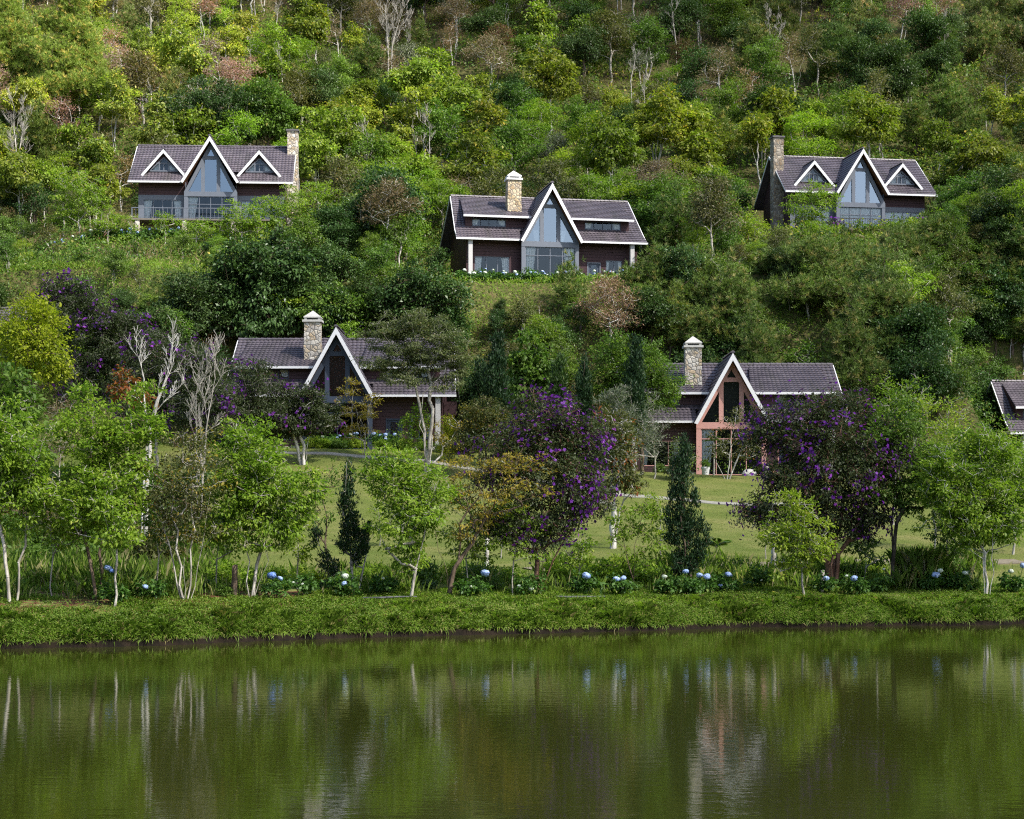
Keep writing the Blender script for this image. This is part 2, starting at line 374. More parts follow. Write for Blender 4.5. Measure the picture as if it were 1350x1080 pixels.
def ridge_caps(mb, p, q, r=0.13):
    p, q = Vector(p), Vector(q); n = max(2, round((q - p).length / 0.4)); d = (q - p).normalized(); s = d.cross(Vector((0, 0, 1))).normalized()
    for k in range(n):
        a = p.lerp(q, k / n); b = p.lerp(q, (k + 1) / n + 0.02 / n); rr = r
        base = len(mb.v)
        for c, f in ((a, 1.15), (b, 0.9)):
            for j in range(6):
                th = math.pi * j / 5; mb.v.append(tuple(c + s * math.cos(th) * rr * f + Vector((0, 0, 1)) * (math.sin(th) * rr * f + 0.0)))
        for j in range(5): mb.f.append((base + j, base + j + 1, base + 7 + j, base + 6 + j))
        mb.f.append(tuple(base + j for j in range(6)))
def roof_part(parent, slopes, ridges, name='roof'):
    mb = MB()
    for s in slopes: tiles(mb, *s)
    for r in ridges: ridge_caps(mb, *r)
    return mb.build(name, M['roof'], parent)

def wall_open(mb, x0, x1, z0, z1, y, ops, depth=0.14):
    """front wall in the plane y with real rectangular openings and their reveals"""
    xs = sorted({x0, x1, *[v for o in ops for v in o[:2]]}); zs = sorted({z0, z1, *[v for o in ops for v in o[2:]]})
    for i in range(len(xs) - 1):
        for j in range(len(zs) - 1):
            cx, cz = (xs[i] + xs[i + 1]) / 2, (zs[j] + zs[j + 1]) / 2
            if any(o[0] < cx < o[1] and o[2] < cz < o[3] for o in ops): continue
            mb.poly((xs[i], y, zs[j]), (xs[i + 1], y, zs[j]), (xs[i + 1], y, zs[j + 1]), (xs[i], y, zs[j + 1]))
    for a, b, c, d in ops:
        e = y + depth
        mb.poly((a, y, c), (a, e, c), (a, e, d), (a, y, d)); mb.poly((b, e, c), (b, y, c), (b, y, d), (b, e, d))
        mb.poly((a, y, d), (a, e, d), (b, e, d), (b, y, d)); mb.poly((a, e, c), (a, y, c), (b, y, c), (b, e, c))

def drape(x0, x1, z0, z1, y, tie=0.0):
    """a hanging curtain with folds, drawn in at the bottom by tie"""
    mb = MB(); n = max(6, int((x1 - x0) / 0.07))
    cols = []
    for i in range(n + 1):
        u = i / n; b = len(mb.v)
        for k in range(4):
            v = k / 3; xx = x0 + (x1 - x0) * (u * (1 - tie * v) if tie >= 0 else 1 - (1 - u) * (1 + tie * v))
            mb.v.append((xx, y + 0.035 * math.sin(i * 2.1), z1 + (z0 - z1) * v))
        cols.append(b)
    for a, b in zip(cols[:-1], cols[1:]):
        for k in range(3): mb.f.append((a + k, b + k, b + k + 1, a + k + 1))
    return mb
def window(parent, x0, x1, z0, z1, y, n, mat, curtains='', sill=False, trans=None):
    """frame with n lights; its glass and curtains are its pieces"""
    t = 0.055; mb = MB(); d0, d1 = y + 0.02, y + 0.10
    mb.box(x0, x1, d0, d1, z0, z0 + t); mb.box(x0, x1, d0, d1, z1 - t, z1)
    for k in range(n + 1):
        xc = x0 + t / 2 + (x1 - x0 - t) * k / n; mb.box(xc - t / 2, xc + t / 2, d0 + 0.002, d1 - 0.002, z0 + t, z1 - t)
    if trans: mb.box(x0 + t, x1 - t, d0 + 0.004, d1 - 0.004, trans, trans + t)
    w = mb.build('window', mat, parent)
    MB().poly((x0 + .01, y + .06, z0 + .01), (x1 - .01, y + .06, z0 + .01), (x1 - .01, y + .06, z1 - .01), (x0 + .01, y + .06, z1 - .01)).build('pane', M['glass'], w)
    wd = (x1 - x0)
    for c in curtains:
        if c == 'l': drape(x0 + .05, x0 + wd * 0.22, z0 + .03, z1 - .04, y + 0.2, 0.35).build('curtain', M['curtain'], w)
        if c == 'r': drape(x1 - wd * 0.22, x1 - .05, z0 + .03, z1 - .04, y + 0.2, -0.35).build('curtain', M['curtain'], w)
        if c == 'a': drape(x0 + .05, x1 - .05, z0 + .03, z1 - .04, y + 0.2).build('curtain', M['curtain'], w)
        if c == 'm': drape(x0 + wd * 0.62, x0 + wd * 0.8, z0 + .03, z1 - .04, y + 0.2, 0.3).build('curtain', M['curtain'], w)
    return w
def rake(parent, hw, zf, za, y, w=0.23, t=0.07, cx=0.0):
    """white barge boards along both edges of a gable roof"""
    L = math.hypot(hw, za - zf); nx, nz = (za - zf) / L, hw / L
    for s in (-1, 1):
        pts = [(cx + s * (hw + 0.03), zf - 0.02), (cx, za + 0.02), (cx, za - w / nz), (cx + s * (hw - w * nx), zf - w * nz)]
        if s > 0: pts.reverse()
        MB().prism(pts, y - t, y).build('barge_board', M['white'], parent)
def chimney(parent, x, y, z0, z1, wx, wy, stone, cap, hat=True):
    mb = MB(); rnd = random.Random(int(z1 * 100))
    n = max(3, int((z1 - z0) / 0.3)); rows = []
    for k in range(n + 1):
        z = z0 + (z1 - z0) * k / n; j = lambda: rnd.uniform(-.025, .025); b = len(mb.v)
        for sx, sy in ((-1, -1), (0, -1), (1, -1), (1, 0), (1, 1), (0, 1), (-1, 1), (-1, 0)):
            mb.v.append((x + sx * wx / 2 + j(), y + sy * wy / 2 + j(), z))
        rows.append(b)
    for a, b in zip(rows[:-1], rows[1:]):
        for k in range(8): q = (k + 1) % 8; mb.f.append((a + k, a + q, b + q, b + k))
    mb.f.append(tuple(rows[-1] + k for k in range(8)))
    c = mb.build('chimney', stone, parent)
    cp = MB(); e = 0.11
    cp.box(x - wx / 2 - e, x + wx / 2 + e, y - wy / 2 - e, y + wy / 2 + e, z1, z1 + 0.15)
    if hat:
        for sx in (-1, 1):
            for sy in (-1, 1): cp.box(x + sx * (wx / 2 - .1) - .08, x + sx * (wx / 2 - .1) + .08, y + sy * (wy / 2 - .1) - .08, y + sy * (wy / 2 - .1) + .08, z1 + .15, z1 + .29)
        cp.box(x - wx / 2 - .03, x + wx / 2 + .03, y - wy / 2 - .03, y + wy / 2 + .03, z1 + .29, z1 + .36)
        zb, zt = z1 + .36, z1 + .36 + wx * 0.42; q = [(x - wx / 2 - .03, y - wy / 2 - .03, zb), (x + wx / 2 + .03, y - wy / 2 - .03, zb), (x + wx / 2 + .03, y + wy / 2 + .03, zb), (x - wx / 2 - .03, y + wy / 2 + .03, zb)]
    else:
        zb, zt = z1 + .15, z1 + .32; q = [(x - wx / 2, y - wy / 2, zb), (x + wx / 2, y - wy / 2, zb), (x + wx / 2, y + wy / 2, zb), (x - wx / 2, y + wy / 2, zb)]
    for k in range(4): cp.poly(q[k], q[(k + 1) % 4], (x, y, zt))
    cp.build('chimney_cap', cap, c)

def glazed_gable(parent, mat, hw, z0, zs, za, y, low, curt, glass='glass'):
    """the glazed gable front: sill at zs, apex at za, lower storey down to z0"""
    mb = MB(); m = 0.7; t = 0.16; zt = zs + (za - zs) * 0.66
    sl = (za - zs) / hw
    # rakes, sill beam, mullions, collar
    for s in (-1, 1):
        mb.prism([(s * hw, zs), (0, za), (0, za - 0.62), (s * (hw - 0.36), zs)][::s], y, y + 0.2)
        zm = za - 0.5 - sl * m
        mb.box(s * m - t, s * m + t, y + .02, y + .18, zs, zm + 0.15)
    mb.box(-hw, hw, y - 0.02, y + 0.2, zs - 0.42, zs + 0.02)
    hh = (za - 0.5 - zt) / sl
    mb.box(-hh, hh, y + .015, y + .175, zt - 0.02, zt + 0.28)
    for s in (-1, 1): mb.box(s * (hw - 0.16) - 0.16, s * (hw - 0.16) + 0.16, y, y + 0.22, z0 - 0.5, zs - 0.42)
    g = mb.build('gable_front', mat, parent)
    MB().poly((-hw + .15, y + .12, zs), (hw - .15, y + .12, zs), (0, y + .12, za - .25)).build('pane', M[glass], g)
    MB().poly((-hw + .3, y + .6, zs), (hw - .3, y + .6, zs), (0, y + .6, za - .5)).build('gable_shade_sheet', M['gloom'], g)  # dark sheet behind the glass, its colour standing in for the room's shade
    if 'c' in curt:
        for s in (-1, 1): drape(s * 0.95 - .45, s * 0.95 + .45, zs + .05, zs + 1.0, y + 0.4, 0.2 * s).build('curtain', M['curtain'], g)
    window(parent, -hw + .32, hw - .32, z0, zs - .42, y + .04, 4, low, curt.replace('c', ''), trans=zs - 1.15)

def interior(parent, x0, x1, y0, y1, z0, z1):
    mb = MB(); e = 0.06
    mb.poly((x0, y1 - e, z0), (x1, y1 - e, z0), (x1, y1 - e, z1), (x0, y1 - e, z1))
    mb.poly((x0, y0, z0), (x1, y0, z0), (x1, y1 - e, z0), (x0, y1 - e, z0)); mb.poly((x0, y0 + 1.2, z1), (x1, y0 + 1.2, z1), (x1, y1 - e, z1), (x0, y1 - e, z1))
    for x in np.linspace(x0, x1, 4): mb.poly((x, y0 + 1.5, z0), (x, y1 - e, z0), (x, y1 - e, z1), (x, y0 + 1.5, z1))
    return mb.build('interior', M['inside'], parent)

def house_low(key, label, frame, stone, cap, chim_x=-1.9, open_low=True):
    """long tiled roof, shed dormers either side of a tall glazed gable"""
    hx, hy, hz, ha = HPOS[key]; h = empty('house', (hx, hy, hz), ha); tag(h, label, 'house')
    L, R, E, RZ, RY, B = -7.8, 8.1, 3.8, 8.1, 4.1, 8.2; KY, KZ = 0.1, 4.62
    FE = -1.1
    roof_part(h, [((L, KY, KZ), (R, KY, KZ), (L + .25, RY, RZ), (R - .25, RY, RZ)), ((L - .12, FE, E), (-2.4, FE, E), (L, KY, KZ), (-2.4, KY, KZ)), ((2.4, FE, E), (R + .12, FE, E), (2.4, KY, KZ), (R, KY, KZ)),
                  ((R, B + 1, E + .1), (L, B + 1, E + .1), (R - .25, RY, RZ), (L + .25, RY, RZ))], [((L + .25, RY, RZ + .03), (R - .25, RY, RZ + .03))])
    # white eave gutters, in two runs, and end barge boards
    for a, b in ((L - .12, -2.5), (2.5, R + .12)): MB().box(a, b, FE - 0.1, FE + 0.03, E - 0.12, E + 0.03).build('gutter', M['white'], h)
    for x in (L - .04, R + .04):
        s = 1 if x > 0 else -1
        mb = MB()
        for p, q in (((x, FE, E), (x, KY, KZ)), ((x, KY, KZ), (x - s * .25, RY, RZ)), ((x - s * .25, RY, RZ), (x, B + 1, E + .1))): mb.bar(Vector(p) - Vector((0, 0, .05)), Vector(q) - Vector((0, 0, .05)), 0.06, 0.15)
        mb.build('end_barge_board', M['white'], h)
    WL, WR = L + .9, R - .9
    # walls (front with openings), dark interior
    ops = [(-6.2, -3.3, 0.75, 2.5), (3.4, 4.35, 0.0, 2.15), (4.9, 6.3, 0.85, 2.45)]
    mb = MB(); wall_open(mb, WL, -2.25, -0.6, E + .6, 0.0, ops[:1]); wall_open(mb, 2.25, WR, -0.6, E + .6, 0.0, ops[1:])
    mb.poly((WL, 0, -.6), (WL, 0, E + .55), (WL, RY, RZ - .3), (WL, B, E + .55), (WL, B, -.6)); mb.poly((WR, B, -.6), (WR, B, E + .55), (WR, RY, RZ - .3), (WR, 0, E + .55), (WR, 0, -.6))
    mb.poly((WR, B, -.6), (WL, B, -.6), (WL, B, E + .5), (WR, B, E + .5))
    mb.build('wall', M['maroon'], h)
    for p, q in ((WL - .05, -2.3), (2.3, 3.4), (4.35, WR + .05)): MB().box(p, q, -.06, -.004, -.6, .32).build('plinth', stone, h)
    interior(h, WL + .05, WR - .05, 0.02, B, 0.0, E + .1)
    window(h, *ops[0], 0.0, 3, M['greyblue'] if frame is not M['pink'] else M['pink'], 'lr')
    window(h, *ops[2], 0.0, 2, M['greyblue'] if frame is not M['pink'] else M['pink'], 'lr')
    dr = MB().box(3.4, 4.35, 0.05, 0.1, 0, 2.15).build('door', M['navy'], h)
    MB().box(3.62, 4.13, .03, .05, .5, 2.0).build('pane', M['glass'], dr); MB().bar((4.22, .01, 1.0), (4.22, .01, 1.2), .04).build('handle', M['iron'], dr)
    MB().box(3.3, 3.4, -.03, .1, 0, 2.25).box(4.35, 4.45, -.03, .1, 0, 2.25).box(3.4, 4.35, -.03, .1, 2.15, 2.25).build('door_frame', frame, h)
    # shed dormers
    for a, b in ((-6.9, -1.7), (1.7, 7.0)):
        z0, z1, fy = 4.75, 5.74, 0.45
        roof_part(h, [((a - .25, fy - .65, z1 + .08), (b + .25, fy - .65, z1 + .08), (a + .1, 3.95, RZ - .12), (b - .1, 3.95, RZ - .12))], [], 'dormer_roof')
        MB().box(a - .27, b + .27, fy - .74, fy - .63, z1 - .04, z1 + .12).build('gutter', M['white'], h)
        wa, wb = (a + .55, a + 3.4) if a < 0 else (b - 3.8, b - .7)
        mb = MB(); wall_open(mb, a, b, z0 - .3, z1 + .2, fy, [(wa, wb, z0 + .28, z1 - .02)])
        for x in (a, b): mb.poly((x, fy, z0 - .2), (x, fy, z1 + .28), (x, 3.6, RZ - .3), (x, 3.6, RZ - .9))
        mb.build('dormer_wall', M['maroon'], h)
        MB().poly((a + .05, fy + 1.2, z0 - .3), (b - .05, fy + 1.2, z0 - .3), (b - .05, fy + 1.2, z1 + .6), (a + .05, fy + 1.2, z1 + .6)).build('dormer_lining', M['inside'], h)
        window(h, wa, wb, z0 + .28, z1 - .02, fy, 4, M['navy'], 'lr')
    # big gable
    hw, zf, za, gy = 2.62, 3.66, 8.42, -1.55
    roof_part(h, [((-hw, RY + .3, zf), (-hw, gy, zf), (0, RY + .3, za), (0, gy, za)), ((hw, gy, zf), (hw, RY + .3, zf), (0, gy, za), (0, RY + .3, za))], [((0, gy - .02, za + .05), (0, RY, za + .05))], 'gable_roof')
    mb = MB()
    for s in (-1, 1): mb.poly((s * (hw - .13), gy + .02, zf - .06), (s * (hw - .13), 0, zf - .06), (0, 0, za - .3), (0, gy + .02, za - .3))
    mb.build('soffit', M['soffit'], h)
    rake(h, hw, zf, za, gy)
    glazed_gable(h, frame, 2.42, 0.1, 3.72, 8.0, -0.75, frame, 'lrc' if key == 'hedge' else 'l', 'skyglass' if key == 'hedge' else 'glass')
    for s in (-1, 1): MB().poly((s * 2.3, -.7, -.5), (s * 2.3, 0.0, -.5), (s * 2.3, 0, 3.9), (s * 2.3, -.7, 3.9)).build('gable_return', frame, h)
    for x in (-6.7, 6.95): MB().box(x - .17, x + .17, -.95, -.6, -.5, E - .02).build('post', M['pale'], h)
    MB().box(R - .85, R + .05, 2.0, 5.0, 2.6, 3.55).build('side_box', M['maroon'], h)
    chimney(h, chim_x, 1.3, 5.2, 9.05, 1.15, 1.0, stone, cap)
    return h

def house_tall(key, label, end, stone, cap, deck):
    """two gabled dormers either side of a tall glazed gable, walk-out lower storey, chimney on one end"""
    hx, hy, hz, ha = HPOS[key]; h = empty('house', (hx, hy, hz), ha); tag(h, label, 'house')
    L, R, E, RY, B = -7.35, 7.4, 5.7, 4.2, 8.4; RZ = E + 4.25; FE = -1.0; MZ = E + 4.25 * 1.36 / 5.2
    roof_part(h, [((L - .08, 0.36, MZ), (R + .08, 0.36, MZ), (L, RY, RZ), (R, RY, RZ)), ((L - .1, FE, E), (-2.4, FE, E), (L - .08, 0.36, MZ), (-2.4, 0.36, MZ)), ((2.4, FE, E), (R + .1, FE, E), (2.4, 0.36, MZ), (R + .08, 0.36, MZ)), ((R + .1, B + 1, E), (L - .1, B + 1, E), (R, RY, RZ), (L, RY, RZ))], [((L, RY, RZ + .03), (R, RY, RZ + .03))])
    for a, b in ((L - .1, -2.5), (2.5, R + .1)): MB().box(a, b, FE - .1, FE + .03, E - .14, E + .02).build('gutter', M['white'], h)
    for x in (L - .06, R + .06):
        mb = MB()
        for p, q in (((x, FE, E), (x, RY, RZ)), ((x, RY, RZ), (x, B + 1, E))): mb.bar(Vector(p) - Vector((0, 0, .06)), Vector(q) - Vector((0, 0, .06)), .06, .14)
        mb.build('end_barge_board', M['white'], h)
    WL, WR = -6.65, 6.65
    top = [(-6.2, -2.7, 2.3, 4.2), (2.7, 6.2, 2.3, 4.2)]
    mb = MB()
    for a, b in ((WL, -2.2), (2.2, WR)): wall_open(mb, a, b, 4.62, E + .7, 0, [])
    for x in (WL, WR): mb.poly((x, 0, 2.1), (x, 0, E + .7), (x, RY, RZ - .3), (x, B, E + .7), (x, B, 2.1))
    mb.poly((WR, B, -1), (WL, B, -1), (WL, B, E + .6), (WR, B, E + .6)); mb.build('wall', M['maroon'], h)
    for p, q, o in ((WL, -2.2, top[:1]), (2.2, WR, top[1:])): mb = MB(); wall_open(mb, p, q, 2.1, 4.62, -.012, o); mb.build('window_band', M['greyblue'], h)
    low = [(-5.9, -2.9, -.6, 1.25), (-1.9, 1.9, -.6, 1.25), (2.9, 5.9, -.6, 1.25)]
    mb = MB(); wall_open(mb, WL, WR, -1.2, 2.1, 0, low)
    for x in (WL, WR): mb.poly((x, 0, -1.2), (x, 0, 2.1), (x, B, 2.1), (x, B, -1.2))
    mb.build('stone_base', stone, h)
    interior(h, WL + .05, WR - .05, .02, B, 2.12, E + .2); interior(h, WL + .05, WR - .05, .02, B, -.9, 2.05).name = 'lower_interior'
    cu = 'lrm' if not deck else 'a'
    window(h, *top[0], -.012, 4, M['greyblue'], 'lr' if not deck else 'a'); window(h, *top[1], -.012, 4, M['greyblue'], cu)
    for o in low: window(h, *o, 0, 4, M['pale'], 'lm')
    for cx in (-4.35, 4.35):
        hw, zf, za, fy = 2.02, E + .72, E + 3.05, -.25
        roof_part(h, [((cx - hw, 3.6, zf), (cx - hw, fy, zf), (cx, 3.6, za), (cx, fy, za)), ((cx + hw, fy, zf), (cx + hw, 3.6, zf), (cx, fy, za), (cx, 3.6, za))], [((cx, fy - .02, za + .04), (cx, 3.4, za + .04))], 'dormer_roof')
        rake(h, hw, zf, za, fy, .22, .06, cx)
        dw = MB(); y = fy + .38
        dw.poly((cx - 1.75, y, zf), (cx + 1.75, y, zf), (cx + 1.35, y, zf + .45), (cx - 1.35, y, zf + .45))
        for s in (-1, 1):
            q = [(cx + s * 1.75, y, zf), (cx, y, za - .28), (cx, y, za - .75), (cx + s * 1.25, y, zf + .45), (cx + s * 1.35, y, zf + .45)]
            dw.poly(*(q if s > 0 else q[::-1]))
        dw.build('dormer_wall', M['maroon'], h)
        wf = MB(); zb = zf + .42
        for s in (-1, 1):
            wf.bar((cx + s * 1.3, y - .02, zb), (cx, y - .02, za - .7), .1, .1); wf.box(cx + s * .42 - .05, cx + s * .42 + .05, y - .05, y + .03, zb, zf + 1.15)
        wf.box(cx - 1.3, cx + 1.3, y - .06, y + .02, zb - .06, zb + .06); wf.box(cx - .72, cx + .72, y - .055, y + .02, zf + 1.08, zf + 1.18); wf.box(cx - .04, cx + .04, y - .052, y + .02, zb, zf + 1.1)
        wo_ = wf.build('window', M['greyblue'], h)
        MB().poly((cx - 1.3, y + .03, zb), (cx + 1.3, y + .03, zb), (cx, y + .03, za - .66)).build('pane', M['glass'], wo_)
        for s in (-1, 1): drape(cx + s * .75 - .38, cx + s * .75 + .38, zb, zb + .72 , y + .2, .25 * s).build('curtain', M['curtain'], wo_)
        MB().poly((cx - 1.9, y + 1.3, zf - .4), (cx + 1.9, y + 1.3, zf - .4), (cx, y + 1.3, za)).build('dormer_lining', M['inside'], h)
    hw, zf, za, gy = 2.62, E - .1, E + 4.05, -1.45
    roof_part(h, [((-hw, RY + .3, zf), (-hw, gy, zf), (0, RY + .3, za), (0, gy, za)), ((hw, gy, zf), (hw, RY + .3, zf), (0, gy, za), (0, RY + .3, za))], [((0, gy - .02, za + .05), (0, RY, za + .05))], 'gable_roof')
    mb = MB()
    for s in (-1, 1): mb.poly((s * (hw - .13), gy + .02, zf - .06), (s * (hw - .13), 0, zf - .06), (0, 0, za - .3), (0, gy + .02, za - .3))
    mb.build('soffit', M['soffit'], h)
    rake(h, hw, zf, za, gy)
    glazed_gable(h, M['greyblue'], 2.4, 2.15, E - 1.0 + .1, za - .4, -.8, M['greyblue'], 'l' if not deck else 'a', 'skyglass')
    for s in (-1, 1): MB().poly((s * 2.3, -.75, 2.1), (s * 2.3, 0, 2.1), (s * 2.3, 0, E), (s * 2.3, -.75, E)).build('gable_return', M['greyblue'], h)
    # balcony
    dk = MB().box(WL - .3, WR + .3, -2.3, -.02, 1.95, 2.1)
    d = dk.build('balcony', M['deckwood'], h)
    for x in (-6.4, -2.2, 2.2, 6.4): MB().box(x - .2, x + .2, -2.25, -1.85, -1.3, 1.95).build('balcony_post', stone, h)
    rl = MB(); rl.box(WL - .25, WR + .25, -2.27, -2.2, 3.02, 3.09); rl.box(WL - .25, WR + .25, -2.26, -2.21, 2.2, 2.24)
    for x in np.linspace(WL - .22, WR + .22, 62 if deck else 40): rl.box(x - .013, x + .013, -2.25, -2.22, 2.1, 3.03)
    for x in (WL - .22, -2.2, 2.2, WR + .22): rl.box(x - .04, x + .04, -2.28, -2.19, 2.1, 3.06)
    rl.build('railing', M['iron'] if deck else M['greyblue'], d)
    cx = WR + .5 if end > 0 else WL - .5
    chimney(h, cx, RY - 1.7 if end < 0 else RY - .6, -1, RZ + 1.35, .98, 1.1, stone, cap, hat=False)
    return h

house_low('dark', 'maroon-sided house with dark slate glass gable, behind the bare-stemmed umbrella-shaped tree', M['navy'], M['stone_pale'], M['cap'])
house_low('pink', 'house with a salmon-pink glazed gable front at the top of the lawn', M['pink'], M['stone_pale'], M['cap'], chim_x=-2.45)
house_low('hedge', 'blue-glazed house with long shed dormers and a tan chimney above a white hydrangea hedge', M['greyblue'], M['stone_tan'], M['white'], chim_x=-2.7)
house_tall('dorm', 'house with two gabled dormers and an end chimney behind a row of feathery trees', 1, M['stone_pale'], M['capdark'], False)
house_tall('deck', 'house with two gabled dormers, iron balcony and weathered end chimney, by purple bushes', -1, M['stone_dark'], M['capdark'], True)
house_low('edge', 'house showing only a tiled roof end and white barge board above bright trees', M['greyblue'], M['stone_tan'], M['cap'])
house_low('sliver', 'house of which only a sliver of grey roof shows behind the yellow-leaved tree', M['greyblue'], M['stone_tan'], M['cap'])
# ------------------------------------------------------------------ plants
def unit(a): return a / np.maximum(np.linalg.norm(a, axis=-1, keepdims=True), 1e-6)
def leaves_mesh(name, pos, axis, nrm, L, Wd, rnd, odd, fold=0.18, droop=0.15):
    """one four-cornered folded leaf per row"""
    axis = unit(axis); side = unit(np.cross(axis, nrm)); up = unit(np.cross(side, axis))
    L = L[:, None]; Wd = Wd[:, None]
    a = pos; t = pos + axis * L - up * L * droop
    mid = pos + axis * L * 0.45
    l = mid + side * Wd * 0.5 + up * Wd * fold; r = mid - side * Wd * 0.5 + up * Wd * fold
    V = np.stack([a, r, t, l], 1).reshape(-1, 3)
    return np_mesh(name, V, np.arange(len(V)), 4, {'leaf': rnd, 'odd': odd})

def skeleton(rng, stems, clumps, twigs=3, wob=0.12, rise=0.35, bare=0):
    """stems: polylines from the root up; every clump is reached by a branch from a lower node. Returns nodes, parent"""
    N, Pn = [], []
    for st in stems:
        prev = -1
        for k in range(len(st) - 1):
            a, b = np.array(st[k], float), np.array(st[k + 1], float); n = max(2, int(np.linalg.norm(b - a) / 0.5))
            for j in range(n + (1 if k == len(st) - 2 else 0)):
                if k > 0 and j == 0: pass
                p = a + (b - a) * j / n
                if j + k > 0: p = p + rng.normal(0, 0.05 * np.linalg.norm(b - a) / n ** 0.5, 3) * [1, 1, 0.2]
                N.append(p); Pn.append(prev); prev = len(N) - 1
    n_stem = len(N); zmax = max(c[2] for c in clumps) if len(clumps) else 1
    C = clumps[np.argsort(clumps[:, 2] + 0.3 * np.hypot(clumps[:, 0], clumps[:, 1]))]
    for c in C:
        A = np.array(N); d = c[:3] - A; hd = np.hypot(d[:, 0], d[:, 1])
        cost = np.linalg.norm(d, axis=1) + 1.5 * np.maximum(0, rise * hd - d[:, 2]) + np.where(A[:, 2] < 0.12 * zmax, 1.5, 0)
        i = int(np.argmin(cost)); a = A[i]; b = c[:3]; ln = np.linalg.norm(b - a)
        n = max(1, int(ln / 0.55)); prev = i
        for j in range(1, n + 1):
            u = j / n; p = a + (b - a) * u + np.array([0, 0, 1]) * ln * 0.10 * math.sin(math.pi * u)
            if j < n: p = p + rng.normal(0, wob * ln / n, 3)
            N.append(p); Pn.append(prev); prev = len(N) - 1
        for _ in range(twigs):
            v = rng.normal(0, 1, 3); v[2] = abs(v[2]) * .7; v = v / np.linalg.norm(v) * c[3] * rng.uniform(.5, 1.0) * (1 + bare)
            N.append(b + v * .5 + rng.normal(0, .05, 3) * c[3]); Pn.append(prev); N.append(b + v); Pn.append(len(N) - 2)
    return np.array(N), np.array(Pn)

def bare_skeleton(rng, stems, ell):
    N, Pn = [], []
    top = max(e[2] + e[5] for e in ell); base = min(e[2] - e[5] for e in ell)
    def grow(i, d, L, lev):
        n = 4; p = N[i]; prev = i
        for k in range(n):
            d = unit(d + rng.normal(0, .13, 3) + [0, 0, .10]); p = p + d * L / n; N.append(p); Pn.append(prev); prev = len(N) - 1
            if lev > 0 and k >= 1:
                for _ in range(rng.integers(1, 3) if lev > 1 else 2):
                    o = rng.normal(0, 1, 3); o[2] = abs(o[2]) * .5; grow(prev, unit(d + unit(o) * rng.uniform(.5, 1.0)), L * rng.uniform(.4, .62), lev - 1)
    for st in stems:
        prev = -1; k0 = len(N)
        for k in range(len(st) - 1):
            a, b = np.array(st[k], float), np.array(st[k + 1], float); n = max(2, int(np.linalg.norm(b - a) / .5))
            for j in range(n + (k == len(st) - 2)):
                N.append(a + (b - a) * j / n + rng.normal(0, .02, 3)); Pn.append(prev); prev = len(N) - 1
        H = top - base
        for i in range(k0, len(N)):
            if N[i][2] > base - .1 * H and rng.random() < .8:
                o = rng.normal(0, 1, 3); o[1] *= .6; o[2] = abs(o[2]) + .7; grow(i, unit(o), H * rng.uniform(.2, .42), 2)
        grow(prev, np.array([0, 0, 1.0]), H * .4, 2)
    return np.array(N), np.array(Pn)

def limb_mesh(name, N, Pn, r0, rt=0.008, ex=0.68, sides=5, flare=1.25):
    cnt = np.ones(len(N))
    for i in range(len(N) - 1, -1, -1):
        if Pn[i] >= 0: cnt[Pn[i]] += cnt[i]
    roots = np.where(Pn < 0)[0]; tot = max(cnt[r] for r in roots)
    R = np.maximum(rt, r0 * (cnt / tot) ** ex)
    ch = np.where(Pn >= 0)[0]; a = N[Pn[ch]]; b = N[ch]
    ra = np.minimum(R[Pn[ch]], R[ch] * 1.5 + 0.004); rb = R[ch]
    ra = np.where(N[Pn[ch]][:, 2] < 0.05, ra * flare, ra)
    d = unit(b - a); ref = np.where(np.abs(d[:, 2:3]) > 0.9, [[1.0, 0, 0]], [[0, 0, 1.0]])
    s = unit(np.cross(d, ref)); t = np.cross(d, s)
    th = np.arange(sides) * 2 * math.pi / sides
    ring = s[:, None] * np.cos(th)[None, :, None] + t[:, None] * np.sin(th)[None, :, None]
    ext = d * np.minimum(rb, 0.04)[:, None]
    V = np.concatenate([(a - ext)[:, None] + ring * ra[:, None, None], (b + ext)[:, None] + ring * rb[:, None, None]], 1).reshape(-1, 3)
    base = (np.arange(len(ch)) * 2 * sides)[:, None]; k = np.arange(sides); q = (k + 1) % sides
    Fq = np.stack([base + k, base + q, base + sides + q, base + sides + k], -1).reshape(-1, 4)
    return np_mesh(name, V, Fq, 4, smooth=True)

def fill(rng, ell, cl, dens, flat=1.0):
    """clump centres (x,y,z,r) spread through ellipsoids (cx,cy,cz,rx,ry,rz), thicker near their skin"""
    out = []
    for cx, cy, cz, rx, ry, rz in ell:
        n = max(2, int(dens * (rx * rz + rx * ry + ry * rz) / 3 / cl ** 2)); got = []
        for _ in range(n * 12):
            if len(got) >= n: break
            v = rng.normal(0, 1, 3); v /= np.linalg.norm(v); u = rng.random() ** 0.42
            p = np.array([cx, cy, cz]) + v * u * [rx, ry, rz] * rng.uniform(0.8, 1.14)
            if p[2] < 0.25: continue
            if got and min(np.linalg.norm((p - g[:3])) for g in got) < cl * 0.55: continue
            got.append(np.array([*p, cl * rng.uniform(0.7, 1.3)]))
        out += got
    return np.array(out)

